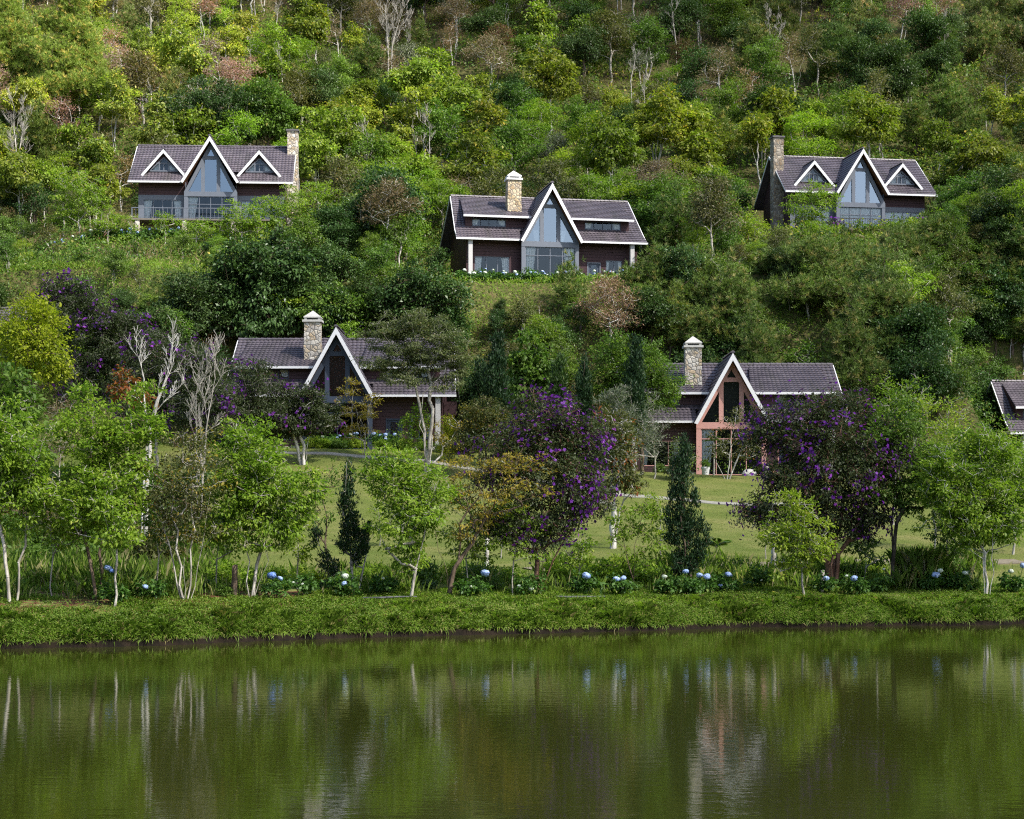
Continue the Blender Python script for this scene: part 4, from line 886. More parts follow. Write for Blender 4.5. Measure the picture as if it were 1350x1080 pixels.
for i, (x, d, top, bot, lab) in enumerate([(655, 112, 438, 570, 'tall dark cypress column, widest of the cypresses, beside the vine-covered thicket'), (632, 115, 470, 560, 'short dark cypress column between the maroon house and the widest cypress'), (736, 115, 468, 560, 'slim green cypress column behind the top of the twin-stemmed violet tree'), (770, 113, 470, 560, 'narrow cypress column on the side of the silver-grey shrub'), (838, 110, 440, 560, 'dark cypress column standing before the dense bright tree by the pink house')]):
    h = (bot - top); w = (17, 10, 12, 9, 13)[i]
    px_tree('cypress', lab, 'conifer', x, d, [(x, top + h * .30, w * .55, h * .3), (x - 1, top + h * .55, w * .9, h * .33), (x + 1, top + h * .8, w, h * .3)], [[(x, bot + 20), (x, top + h * .5), (x, top + 4)]], group='dark cypress columns', leaf='lf_jun' if i != 2 else 'lf_dark', bark='bk_brown', cl=.24, dens=5.0, per=44, L=.24, W=.32, r0=.09, style='scale', twigs=1)
px_tree('vine_tree', 'tree smothered in pale broad vine leaves between two cypresses', 'tree', 695, 118, [(695, 470, 24, 30), (690, 510, 26, 28), (712, 495, 18, 26)], None, leaf='lf_mid', bark='bk_brown', cl=.42, dens=3.6, per=40, L=.28, W=.75, r0=.1, droop=.6)
px_tree('dense_tree', 'dense fresh-green tree between the silver-grey shrub and the chimney of the pink house', 'tree', 848, 116, [(850, 480, 44, 40), (815, 470, 34, 34), (875, 510, 28, 26), (800, 500, 30, 30), (840, 520, 44, 26)], None, leaf='lf_mid', bark='bk_brown', cl=.55, dens=4.4, per=80, L=.19, W=.5, r0=.16, extra=('lf_bright', .5))
px_tree('silver_shrub', 'silver-grey leaved tall shrub before the dense fresh-green tree', 'shrub', 815, 105, [(810, 540, 26, 34), (830, 560, 26, 44), (800, 575, 20, 30), (850, 580, 22, 40)], None, leaf='lf_grey', bark='bk_pale', cl=.42, dens=3.0, per=56, L=.17, W=.28, r0=.09, up=.3, droop=-.3)
px_tree('silver_shrub', 'grey-green wispy shrub against the side wall of the pink house', 'shrub', 862, 112, [(858, 540, 18, 30), (870, 575, 18, 28)], None, leaf='lf_grey', bark='bk_pale', cl=.4, dens=2.6, per=50, L=.17, W=.25, r0=.07, up=.3, droop=-.3)
px_tree('garden_tree', 'small bronze-leaved tree with thin pale stems in front of the salmon-pink gable', 'tree', 962, 114, [(968, 552, 14, 18), (985, 570, 22, 14), (955, 590, 24, 16), (990, 590, 20, 18), (948, 575, 12, 12)], [[(958, 650), (962, 600), (970, 550)], [(961, 650), (975, 600), (990, 570)], [(957, 650), (945, 610), (940, 580)]], leaf='lf_olive', bark='bk_white', cl=.4, dens=2.4, per=40, L=.16, W=.5, r0=.07, extra=('lf_rust', .22))
px_tree('garden_shrub', 'leafy blue-green shrub against the pillar of the pink house beside the spiky juniper', 'shrub', 895, 112, [(896, 595, 18, 18), (890, 618, 20, 16), (905, 610, 12, 14)], None, leaf='lf_grey', bark='bk_brown', cl=.36, dens=3.2, per=50, L=.15, W=.4, r0=.06, extra=('lf_bright', .6))
# ---- trees on the slopes between and before the upper houses
def frond_plant(name, label, cat, px, D, stem_h, n, L, leaf, lift=0.5, seed=1, bark='bk_pale', r=0.06):
    X = gx(px, D); z = tz(X, D); root = empty(name, (X, D, z)); tag(root, label, cat); rng = np.random.default_rng(seed)
    N = np.array([[0, 0, -0.1], [.02, 0, stem_h * .5], [0, .03, stem_h]]); link('trunk', limb_mesh('trunk', N, np.array([-1, 0, 1]), r, r * .8), M[bark], root)
    P, A, Q, Ls = [], [], [], []
    for k in range(n):
        th = 2 * math.pi * k / n + rng.uniform(-.2, .2); el = lift + rng.uniform(-.3, .4); d = np.array([math.cos(th), math.sin(th), 0.0])
        for j in range(26):
            u = j / 25; p = np.array([0, 0, stem_h]) + d * L * u * math.cos(el) + np.array([0, 0, 1]) * L * (u * math.sin(el) - 0.55 * u * u)
            s = np.array([-d[1], d[0], 0]); w = L * .26 * math.sin(math.pi * min(1, u * .93 + .1)) + .02
            for e in (-1, 1): P.append(p); A.append(s * e + d * .55 + [0, 0, -.15]); Q.append([0, 0, 1.0]); Ls.append(w)
    P, A, Q, Ls = map(np.array, (P, A, Q, Ls)); n_ = len(P)
    link('fronds', leaves_mesh('fronds', P, A, Q, Ls, Ls * .32, rng.random(n_), rng.random(n_)), M[leaf], root); return root
frond_plant('tree_fern', 'feather-leaved tree fern with a slim pale trunk beside the roof end', 'tree fern', 1156, 108, 3.4, 11, 1.7, 'lf_mid', .55, 3)
frond_plant('palm', 'young palm with arching fronds alone on the lawn near the spiky juniper', 'palm', 944, 82, .35, 8, 1.25, 'lf_mid', .8, 4, r=.04)
frond_plant('palm', 'small feather-leaved palm before the pillar of the salmon-pink gable', 'palm', 941, 116, 2.3, 7, .9, 'lf_mid', .7, 5)

def pine(name, label, px, D, top, wid, seed, group=None, base=None, leaf='lf_pine', open_=0.25):
    X = gx(px, D); z = tz(X, D); H = CH + (YH - top) * D / F - z; s = D / F; R = wid * s
    ell = []; rng = random.Random(seed)
    n = max(4, int(H / 1.3))
    for k in range(n):
        u = k / (n - 1); zz = H * (open_ + (1 - open_) * u) - .3; r = R * (1 - u) ** .75 * rng.uniform(.8, 1.1) + .45
        for j in range(3 if u < .8 else 1):
            a = rng.uniform(0, 6.28); ell.append((math.cos(a) * r * .5, math.sin(a) * r * .5, zz, r * .75, r * .75, H / n * .62))
    return build_tree(name, label, 'pine', (X, D, z), seed, ell, [[(0, 0, -.3), (.1, 0, H * .5), (0, 0, H - .2)]], leaf=leaf, bark='bk_brown', cl=.6, dens=3.6, r0=.022 * H, style='needle', needle=(9, 14, .42, .055), twigs=2, group=group)
pine('pine', 'broad dark pine directly behind the chimney of the pink house', 960, 134, 338, 62, 11)
pine('pine', 'widest dark-green pine on the slope below the balcony house', 1085, 137, 308, 80, 12)
pine('pine', 'dark pine with a visible reddish trunk, between the widest pine and the fern', 1165, 131, 335, 66, 13)
pine('pine', 'pale-tipped pine under the balcony of the house with the stone end chimney', 1190, 148, 296, 46, 14)
pine('pine', 'pine with pale candle tips in front of the weathered chimney', 1010, 150, 318, 44, 15)
pine('pine', 'loose dark pine at the end of the wooded slope above the roof end', 1225, 136, 380, 52, 16)
pine('pine', 'slim young pine in front of the hedge of the blue-glazed house', 752, 137, 338, 15, 17)
pine('pine', 'loose olive pine just past the hydrangea hedge, under the dormer end', 868, 138, 318, 44, 18)
pine('pine', 'upright narrow pine between the hedge and the broad dark pine', 905, 141, 330, 36, 19)
pine('pine', 'dark pine between the violet slope and the tiled roof of the maroon house', 232, 136, 350, 46, 20)
for i, (x, D, top, w, lab) in enumerate([(920, 137, 352, 44, 'dark pine just behind the ridge of the pink house, between hedge and broad pine'), (1035, 141, 330, 52, 'pine standing between the broad pine and the widest one'), (1130, 142, 322, 56, 'bushy pine behind the widest pine, below the middle of the balcony'), (1215, 143, 345, 46, 'pine behind the loose dark one at the end of the wooded slope'), (1060, 146, 318, 40, 'short pine at the foot of the balcony house, under its tiered tree'), (990, 128, 400, 48, 'low spreading pine over the gable apex of the pink house'), (1120, 127, 395, 50, 'low spreading pine over the roof end of the pink house')]): pine('pine', lab, x, D, top, w, 40 + i)
pine('pine', 'tall sunlit pine at the top of the slope, the largest up there', 88, 196, -50, 58, 21)
pine('pine', 'sunlit pine at the picture corner on the sunny hillside', 12, 200, -40, 40, 22)
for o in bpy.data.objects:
    if o.name.startswith('crown') and o.parent and o.parent.get('category') == 'pine' and o.parent.location.y > 180: o.color = (2.5, 2.2, 1.9, 1)  # sunlight on the high pines is painted into their needle colour
G = dict(bark='bk_brown', cl=.7, dens=4.2, per=78, L=.24, W=.5, r0=.17)
px_tree('dark_tree', 'dark glossy large-leaved tree above the chimney of the maroon house', 'tree', 335, 133, [(330, 350, 48, 36), (360, 380, 44, 36), (300, 390, 40, 36), (340, 415, 54, 30), (380, 345, 30, 30)], None, **{**G, 'leaf': 'lf_dark', 'L': .34, 'droop': .5})
px_tree('dark_tree', 'dark rounded bush-like tree beside the hedge, over the umbrella-crowned tree', 'tree', 560, 133, [(560, 370, 48, 26), (540, 390, 46, 28), (590, 390, 34, 24)], None, **{**G, 'leaf': 'lf_dark', 'L': .28})
px_tree('dark_tree', 'mid-green low tree between the maroon house roof and the round dark tree', 'tree', 445, 133, [(440, 395, 36, 26), (470, 405, 32, 22), (420, 415, 28, 20)], None, **{**G, 'leaf': 'lf_mid'})
px_tree('dark_tree', 'wide dark crown on a pale forked trunk behind the ridge of the feathery-fronted house', 'tree', 278, 182, [(280, 130, 46, 30), (250, 150, 44, 30), (310, 150, 40, 30), (290, 165, 50, 22)], [[(279, 215), (278, 175), (270, 140)], [(279, 190), (290, 165), (310, 140)]], **{**G, 'leaf': 'lf_dark', 'bark': 'bk_pale'})
px_tree('leafy_tree', 'large-leaved dark tree beside the wide dark crown behind the dormer house', 'tree', 355, 184, [(350, 130, 30, 30), (365, 155, 28, 26), (340, 165, 30, 20)], None, **{**G, 'leaf': 'lf_mid', 'L': .36})
px_tree('round_tree', 'rounded fresh-green tree on the terrace before the blue-glazed house, its trunk bare', 'tree', 525, 152, [(525, 250, 40, 30), (510, 285, 30, 26), (545, 280, 28, 24)], [[(533, 340), (530, 290), (525, 240)]], **{**G, 'leaf': 'lf_bright', 'L': .2, 'extra': ('lf_mid', .5)})
px_tree('blue_green_tree', 'small blue-green tree at the open gable end of the blue-glazed house', 'tree', 582, 143, [(580, 335, 14, 12), (574, 348, 14, 10)], None, **{**G, 'leaf': 'lf_dark', 'cl': .42, 'L': .18, 'r0': .08})
K = dict(leaf='lf_bright', bark='bk_pale', cl=.5, dens=3.4, per=56, L=.2, W=.42, r0=.09, flat=.5)
row = [(105, 158, [(100, 250, 34, 32), (85, 275, 22, 18), (125, 270, 22, 16)], 'tallest feathery green tree, standing well clear of the dormer house on its open side'),
       (143, 155, [(143, 288, 20, 14), (130, 298, 15, 9)], 'small feathery tree on a thin stem next to the tallest feathery one'),
       (176, 155, [(174, 296, 10, 13), (172, 308, 8, 8)], 'thin feathery tree by the corner of the dormer house'),
       (218, 155, [(220, 289, 15, 10), (210, 298, 10, 7)], 'small round feathery tree before the wide windows of the dormer house'),
       (258, 154, [(262, 296, 20, 11), (250, 306, 15, 11), (275, 308, 15, 10)], 'feathery tree before the glazed gable of the dormer house'),
       (318, 154, [(318, 280, 26, 18), (300, 300, 20, 14), (335, 295, 22, 14)], 'feathery tree before the far wing of the dormer house'),
       (365, 156, [(360, 280, 26, 22), (385, 265, 24, 20), (370, 305, 24, 16)], 'feathery tree hiding the foot of the chimney on the dormer house'),
       (420, 158, [(420, 265, 34, 28), (400, 290, 26, 20), (440, 295, 26, 20)], 'broad feathery tree just past the chimney of the dormer house'),
       (465, 158, [(465, 285, 26, 28), (450, 310, 22, 14)], 'airy feathery tree between the dormer house and the rounded fresh-green tree')]
for x, d, r, lab in row: px_tree('feathery_tree', lab, 'tree', x, d, r, None, group='feathery trees along the terrace', **K)
px_tree('large_leaf_tree', 'blue-green large-leaved bush below the far wing of the dormer house', 'shrub', 372, 148, [(375, 320, 30, 18), (355, 330, 26, 14), (395, 328, 20, 14)], None, **{**G, 'leaf': 'lf_dark', 'cl': .5, 'L': .3, 'r0': .08, 'extra': ('lf_grey', .5)})
dk = [(965, 158, [(965, 285, 26, 22), (945, 300, 24, 18)], 'lf_bright', 'bright tree in front of the weathered end chimney'),
      (990, 156, [(990, 300, 26, 18), (1005, 315, 20, 14)], 'lf_lime', 'lime-green low tree beneath the weathered end chimney'),
      (1072, 160, [(1075, 255, 24, 14), (1060, 272, 28, 14), (1090, 268, 16, 10), (1070, 290, 24, 12)], 'lf_bright', 'tiered green tree growing up against the balcony front'),
      (1060, 155, [(1060, 310, 24, 16), (1085, 305, 20, 14)], 'lf_bright', 'fresh-green bush-like tree below the tiered one at the balcony'),
      (1243, 160, [(1243, 300, 20, 15), (1250, 285, 14, 10)], 'lf_bright', 'small neat green tree past the corner of the balcony house'),
      (1268, 166, [(1265, 265, 32, 28), (1285, 285, 26, 22), (1250, 255, 20, 14)], 'lf_mid', 'green tree behind the small neat one by the balcony house'),
      (925, 160, [(925, 280, 26, 28), (910, 300, 22, 18)], 'lf_mid', 'green tree between the two uphill houses nearer the balcony house')]
for x, d, r, lf, lab in dk: px_tree('terrace_tree', lab, 'tree', x, d, r, None, **{**K, 'leaf': lf, 'flat': .6, 'L': .22})
for x, d, lab in ((1218, 161, 'purple-flowered bush at the far corner of the balcony'), (1100, 160.5, 'purple-flowered bush under the middle of the balcony railing'), (1164, 160.6, 'small purple-flowered bush touching the balcony railing')):
    px_tree('glory_bush', lab, 'flowering shrub', x, d, [(x, 302, 14 if x != 1164 else 7, 12 if x != 1164 else 7), (x - 6, 310, 12, 8)], None, leaf='lf_tibou', bark='bk_brown', cl=.4, dens=4, per=50, L=.17, W=.45, r0=.05, petals=150, petal_size=.22)
# bare trees standing out of the wood
for x, d, top, bot, w, lab in ((512, 205, 8, 112, 30, 'large bare white tree with wide forked limbs high in the wood'), (1018, 214, 28, 90, 20, 'bare white tree with a short forked crown high in the dark wood'), (20, 172, 150, 250, 20, 'bare white trunks at the picture edge on the sunny slope'), (1005, 186, 165, 200, 8, 'thin bare stem behind the weathered chimney')):
    h = bot - top
    px_tree('bare_tree', lab, 'tree', x, d, [(x - w * .2, top + h * .25, w, h * .24), (x + w * .3, top + h * .4, w * .9, h * .2)], [[(x, bot + 12), (x, top + h * .6), (x - 4, top)], [(x + 2, bot + 12), (x + 5, top + h * .5), (x + w * .6, top + h * .1)]], bark='bk_pale', style='bare', cl=.9, dens=1.5, twigs=3, r0=.12, rise=.9)

# ---- the wood on the upper hillside: each tree its own thing, drawn from a few grown prototypes
WOOD = {'broad': ('broadleaf_tree', 'yellow-green broad-leaved tree with a pale trunk in the hillside wood', 'lf_broad', 'bk_white', dict(cl=.7, dens=2.7, per=72, L=.35, W=.55, r0=.12, droop=.4, extra=('lf_lime', .3))),
        'bright': ('fresh_green_tree', 'fresh-green fine-leaved tree in the hillside wood', 'lf_bright', 'bk_pale', dict(cl=.75, dens=2.7, per=110, L=.23, W=.45, r0=.12, flat=.5)),
        'mid': ('green_tree', 'mid-green full-crowned tree in the hillside wood', 'lf_mid', 'bk_pale', dict(cl=.75, dens=2.9, per=105, L=.26, W=.48, r0=.14, droop=.3)),
        'dark': ('dark_evergreen', 'dark evergreen full-crowned tree in the hillside wood', 'lf_dark', 'bk_brown', dict(cl=.8, dens=4.0, per=120, L=.25, W=.48, r0=.16)),
        'olive': ('olive_tree', 'dull olive-brown thin-crowned tree in the hillside wood', 'lf_olive', 'bk_pale', dict(cl=.8, dens=3.2, per=75, L=.26, W=.4, r0=.14)),
        'grey': ('grey_tree', 'grey-green tree in the shaded hillside wood', 'lf_grey', 'bk_pale', dict(cl=.8, dens=3.6, per=80, L=.26, W=.4, r0=.15)),
        'dry': ('withered_tree', 'withered brown tree among the green hillside wood', 'lf_dry', 'bk_white', dict(cl=.8, dens=2.6, per=70, L=.24, W=.3, r0=.11, up=.2, droop=-.2)),
        'rust': ('rusty_tree', 'red-brown dry-leaved tree among the green hillside wood', 'lf_red', 'bk_brown', dict(cl=.7, dens=2.8, per=70, L=.25, W=.4, r0=.12, extra=('lf_olive', .9)))}
HOUSE_PX = [(165, 165, 390, 335, 160), (570, 225, 850, 362, 146), (985, 168, 1236, 315, 166), (290, 410, 610, 600, 121), (860, 440, 1120, 640, 121), (1305, 495, 1350, 550, 136)]
protos = {}; WOODN = 0
def wood_ell(rng, H, R):
    n = rng.integers(5, 10); e = []; z0 = H * rng.uniform(.22, .62)
    for k in range(n):
        a = rng.uniform(0, 6.28); u = k / (n - 1); r = R * rng.uniform(.34, .66) * (1.0 - .45 * abs(u - .4))
        d = R * rng.uniform(.2, .85) * (1 - .6 * u)
        e.append((math.cos(a) * d, math.sin(a) * d, z0 + (H - z0) * (.15 + .75 * u), r, r, r * rng.uniform(.45, .8)))
    return e
for kind, (nm, lab, lf, bk, kw) in WOOD.items():
    protos[kind] = []
    for v in range(5 if kind in ('broad', 'mid', 'bright', 'dark') else 3):
        rng = np.random.default_rng(hash(kind) % 1000 + v * 7 if False else sum(map(ord, kind)) * 10 + v)
        H = rng.uniform(6.2, 9.0); R = H * rng.uniform(.30, .46); lean = rng.uniform(-.5, .5)
        st = [[(0, 0, -.4), (lean * .3, .1, H * .35), (lean, 0, H * .8)]]
        if rng.random() < .5: st.append([(.15, .1, -.4), (-lean * .6, -.2, H * .3), (-lean - .5, .2, H * .7)])
        t = build_tree(nm, lab, 'tree', (0, 0, 0), int(rng.integers(1e6)), wood_ell(rng, H, R), st, leaf=lf, bark=bk, group='trees of the hillside wood', twigs=2, **kw)
        t['H'] = H; protos[kind].append(t)
def pine_proto(seed):
    rng = random.Random(seed); H = rng.uniform(7.5, 10); R = H * .3; ell = []; n = 7
    for k in range(n):
        u = k / (n - 1); r = R * (1 - u) ** .7 + .35
        for j in range(3 if u < .8 else 1):
            a = rng.uniform(0, 6.28); ell.append((math.cos(a) * r * .5, math.sin(a) * r * .5, H * (.25 + .73 * u), r * .75, r * .75, H / n * .55))
    t = build_tree('pine', 'slender green pine in the hillside wood', 'pine', (0, 0, 0), seed, ell, [[(0, 0, -.4), (.1, 0, H * .5), (0, 0, H - .2)]], leaf='lf_pine', bark='bk_brown', cl=.6, dens=2.2, r0=.14, style='needle', needle=(8, 10, .5, .085), twigs=1, group='trees of the hillside wood')
    t['H'] = H; return t
protos['pine'] = [pine_proto(s) for s in (301, 302, 303, 304)]
WOOD['pine'] = ('pine', 'slender green pine in the hillside wood')
used = set()
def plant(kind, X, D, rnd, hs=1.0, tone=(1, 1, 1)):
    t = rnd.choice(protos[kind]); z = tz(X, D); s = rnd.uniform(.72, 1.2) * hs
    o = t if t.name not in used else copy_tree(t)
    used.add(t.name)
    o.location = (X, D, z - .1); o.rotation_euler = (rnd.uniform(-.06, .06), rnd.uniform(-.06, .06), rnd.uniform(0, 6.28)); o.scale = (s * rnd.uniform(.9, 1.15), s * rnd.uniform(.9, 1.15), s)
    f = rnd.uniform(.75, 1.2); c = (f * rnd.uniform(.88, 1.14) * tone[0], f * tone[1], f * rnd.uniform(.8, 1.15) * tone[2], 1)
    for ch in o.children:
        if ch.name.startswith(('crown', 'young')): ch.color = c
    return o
def zone(px, py, rnd):
    r = rnd.random()
    def pick(tab):
        a = 0
        for k, p in tab:
            a += p
            if r < a: return k
        return tab[-1][0]
    if px < 420 and py < 215: return pick([('broad', .42), ('bright', .16), ('pine', .13), ('dry', .16), ('olive', .11), ('rust', .02)])
    if py < 95 and px < 960: return pick([('dark', .26), ('grey', .2), ('olive', .17), ('dry', .10), ('broad', .08), ('rust', .02), ('mid', .08), ('pine', .1)])
    if px >= 900 and py < 130: return pick([('dark', .25), ('pine', .25), ('olive', .17), ('dry', .14), ('rust', .03), ('mid', .16)])
    if px >= 900: return pick([('broad', .34), ('mid', .22), ('bright', .10), ('dark', .12), ('pine', .2), ('olive', .06)])
    return pick([('broad', .40), ('bright', .17), ('mid', .18), ('dark', .12), ('olive', .09), ('grey', .04)])
rnd = random.Random(2024); placed = []
D = 171.0; rowi = 0
while D < 292:
    half = (CX + 40) / F * D + 5; step = 4.6 + (D - 170) * .012
    x = -half + rnd.uniform(0, step)
    while x < half:
        X = x + rnd.uniform(-1.3, 1.3); Y = D + rnd.uniform(-1.8, 1.8); x += step * rnd.uniform(.75, 1.3)
        px = CX + X * F / Y; py = YH - (tz(X, Y) + 5 - CH) * F / Y
        if py < -70: continue
        ok = True
        for k, (hx, hy, hz, ha) in HPOS.items():
            if abs(X - hx) < 10 and hy - 4 < Y < hy + 11.5: ok = False
            if Y < hy and abs(px - (CX + hx * F / hy)) < 8.6 * F / hy + 30 and hy > 140: ok = False
        if not ok or rnd.random() < .10: continue
        plant(zone(px, py, rnd), X, Y, rnd, 1.0 if py > 40 else 1.1, (1.75, 1.52, 2.1) if (px < 330 and py < 200) or (px > 1120 and py < 45) else (1.12, 1.1, 1.0))   # sunlight of the upper corners painted into the leaf colour
        WOODN += 1
    D += 4.6 + (D - 170) * .03
# thin leafless pole trees standing among them
poles = []
for v in range(4):
    g = np.random.default_rng(700 + v); H = g.uniform(6.5, 9.5); R = H * .13
    t = build_tree('pole_tree', 'thin leafless grey tree standing up out of the hillside wood', 'tree', (0, 0, 0), 700 + v, [(0, 0, H * .75, R, R, H * .2)], [[(0, 0, -.4), (g.uniform(-.3, .3), 0, H * .5), (g.uniform(-.6, .6), 0, H * .92)]], bark='bk_pale', style='bare', r0=.085, group='leafless trees of the hillside wood')
    poles.append(t)
for i in range(24):
    D_ = rnd.uniform(176, 250); px = rnd.uniform(-20, 1370); t = poles[i] if i < 4 else copy_tree(poles[i % 4]); X = gx(px, D_)
    t.location = (X, D_, tz(X, D_)); t.rotation_euler = (rnd.uniform(-.1, .1), rnd.uniform(-.1, .1), rnd.uniform(0, 6.28)); s = rnd.uniform(.8, 1.25); t.scale = (s, s, s)
# trees between the terraces, beside the houses
for px, D, kind, hs in [(25, 168, 'broad', .9), (60, 171, 'broad', .9), (130, 172, 'olive', .8), (30, 160, 'mid', .55), (5, 156, 'mid', .5), (480, 168, 'mid', .8), (440, 170, 'bright', .85), (500, 164, 'olive', .7), (560, 160, 'dry', .6), (545, 166, 'broad', .8), (610, 163, 'broad', .75),
                        (660, 164, 'olive', .7), (700, 166, 'dry', .6), (760, 165, 'bright', .8), (810, 163, 'bright', .9), (845, 158, 'bright', .9), (870, 155, 'mid', .8), (890, 160, 'bright', .95), (855, 150, 'mid', .6), (900, 166, 'broad', .9), (960, 169, 'mid', .9), (940, 172, 'broad', .9),
                        (1260, 172, 'broad', 1.1), (1300, 170, 'broad', 1.1), (1335, 168, 'mid', 1.0), (1290, 164, 'mid', .8), (1325, 160, 'mid', .8), (1345, 156, 'dark', .8), (1310, 150, 'dark', .9), (1280, 146, 'mid', .8), (1335, 147, 'dark', .9), (1285, 139, 'olive', .9), (1270, 140, 'dark', .9),
                        (690, 134, 'olive', .55), (720, 130, 'mid', .7), (760, 128, 'mid', .8), (800, 130, 'dark', .8), (840, 130, 'olive', .6), (870, 128, 'dark', .7), (680, 124, 'dark', .8), (640, 124, 'dark', .8), (620, 128, 'mid', .6), (880, 132, 'mid', .7), (740, 124, 'mid', .8), (790, 122, 'mid', .8),
                        (150, 140, 'mid', .45), (185, 138, 'olive', .5), (260, 132, 'dark', .8), (290, 134, 'dark', .7), (215, 128, 'dark', .8), (400, 134, 'dark', .8), (480, 134, 'dark', .7), (510, 132, 'mid', .7), (545, 133, 'dark', .6), (580, 133, 'dark', .8), (20, 124, 'olive', .6), (230, 118, 'dark', .8), (270, 121, 'dark', .9), (610, 132, 'dark', .7), (1135, 126, 'dark', .8), (1200, 128, 'dark', .9), (1250, 126, 'mid', .8), (1180, 122, 'mid', .6), (1235, 127, 'dark', .5),
                        (640, 131, 'dark', .65), (665, 128, 'olive', .7), (715, 124, 'mid', .75), (785, 132, 'olive', .6), (830, 125, 'mid', .8), (860, 134, 'dark', .7),
                        (1255, 150, 'mid', .7), (1275, 153, 'bright', .6), (1320, 146, 'mid', .8), (1255, 134, 'olive', .8), (1345, 150, 'bright', .7), (1240, 146, 'dark', .6), (1310, 156, 'mid', .7), (1350, 162, 'broad', .9), (1240, 139, 'mid', .6),
                        (30, 150, 'bright', .4), (70, 147, 'olive', .4), (10, 145, 'mid', .4), (110, 146, 'mid', .35), (50, 138, 'olive', .5), (15, 132, 'mid', .6), (240, 148, 'mid', .4), (290, 148, 'bright', .45), (410, 148, 'mid', .5), (440, 152, 'bright', .55), (470, 149, 'mid', .5), (505, 146, 'olive', .5), (540, 148, 'bright', .5), (490, 141, 'mid', .5), (395, 142, 'mid', .6), (455, 143, 'dark', .5), (180, 150, 'mid', .35), (160, 131, 'mid', .5), (200, 133, 'bright', .5)]:
    plant(kind, gx(px, D), D, rnd, hs)
for gy in range(352, 492, 20):
    for gx_ in range(1228, 1372, 20):
        qx, qy = gx_ + rnd.uniform(-8, 8), gy + rnd.uniform(-8, 8); X, Y = ground_at(qx, qy, 124)
        if Y < 139 and qx > 1290: continue
        plant(rnd.choice(('dark', 'mid', 'dark', 'pine', 'olive', 'mid', 'bright')), X, Y, rnd, rnd.uniform(.42, .7)); WOODN += 1
CLEAR = [(570, 232, 850, 356, 150), (165, 160, 392, 318, 170), (985, 165, 1240, 306, 176), (600, 350, 830, 378, 150), (-60, 322, 255, 372, 170), (1300, 490, 1352, 552, 141)]
D = 124.0
while D < 171:
    half = (CX + 60) / F * D + 3; x = -half + rnd.uniform(0, 3)
    while x < half:
        X = x + rnd.uniform(-.9, .9); Y = D + rnd.uniform(-1.2, 1.2); x += 3.3 * rnd.uniform(.75, 1.3)
        z = tz(X, Y); slope = (tz(X, Y + .6) - tz(X, Y - .6)) / 1.2
        if rnd.random() > .33 + .5 * max(0, slope): continue
        px = CX + X * F / Y
        for hs in (rnd.uniform(.5, .95), rnd.uniform(.3, .42), .22):
            top = YH - (z + 8.2 * hs - CH) * F / Y; bot = YH - (z - CH) * F / Y; w = 2.8 * hs * F / Y
            bad = any(px + w > x0 and px - w < x1 and top < y1 and bot > y0 and Y < dd for x0, y0, x1, y1, dd in CLEAR)
            if not bad: break
        for k, (hx, hy, hz, ha) in HPOS.items():
            if abs(X - hx) < 10.2 and hy - 4.5 < Y < hy + 11: bad = True
        if bad: continue
        r = rnd.random()
        if px > 880: kind = 'dark' if r < .3 else 'mid' if r < .6 else 'pine' if r < .8 else 'olive' if r < .92 else 'bright'
        elif px > 560: kind = 'mid' if r < .3 else 'olive' if r < .52 else 'dark' if r < .78 else 'dry' if r < .9 else 'bright'
        else: kind = 'dark' if r < .33 else 'mid' if r < .66 else 'olive' if r < .8 else 'bright' if r < .93 else 'dry'
        plant(kind, X, Y, rnd, hs * 1.05); WOODN += 1
    D += 1.8
for ks in protos.values():
    for t in ks:
        if t.name not in used: plant([k for k, v in protos.items() if t in v][0], rnd.uniform(-50, 50), 272, rnd)
for o in bpy.data.objects:
    if 'H' in o: del o['H']
print('wood', WOODN)

# ------------------------------------------------------------------ ground cover too fine to count
def allowed(X, Y, low=False):
    ok = np.ones(len(X), bool)
    for hx, hy, hz, ha in HPOS.values():
        c, sn = math.cos(ha), math.sin(ha); dx = X - hx; dy = Y - hy; lx = dx * c + dy * sn; ly = -dx * sn + dy * c
        ok &= ~((np.abs(lx) < 8.3) & (ly > (-6.8 if hz > 20 and not low else -2.6)) & (ly < 9.0))
    return ok
def fan(rng, n, d0, d1, pad=60):
    Y = np.sqrt(rng.uniform(d0 ** 2, d1 ** 2, n)); X = (rng.uniform(-pad, 1350 + pad, n) - CX) / F * Y; return X, Y
def blades(name, label, cat, rng, X, Y, h, w, mat, lean=.35, tint=None):
    n = len(X); Z = terr(X, Y) - .02; th = rng.uniform(0, 6.283, n); d = np.stack([np.cos(th), np.sin(th), np.zeros(n)], 1)
    s = np.stack([-d[:, 1], d[:, 0], np.zeros(n)], 1); p = np.stack([X, Y, Z], 1); up = np.array([0, 0, 1.0]); h = h[:, None]; w = w[:, None]; ln = (lean * rng.uniform(.3, 1.5, n))[:, None]
    m = p + up * h * .6 + d * h * ln * .35; t = p + up * h * (1 - .35 * ln) + d * h * ln
    V = np.stack([p - s * w * .5, p + s * w * .5, m + s * w * .4, t, m - s * w * .4], 1).reshape(-1, 3)
    r = np.clip(.5 * vnoise(X * .6, Y * .6) + .5 * rng.random(n), 0, 1) if tint is None else tint
    return tag(link(name, np_mesh(name, V, np.arange(len(V)), 5, {'leaf': r, 'odd': rng.random(n)}), M[mat]), label, cat, kind='stuff')
rng = np.random.default_rng(5)
M['weed'] = leafmat('weed_leaves', (0.075, 0.14, 0.016), (0.16, 0.235, 0.03), (0.13, 0.10, 0.03), 0.08, 0.35)
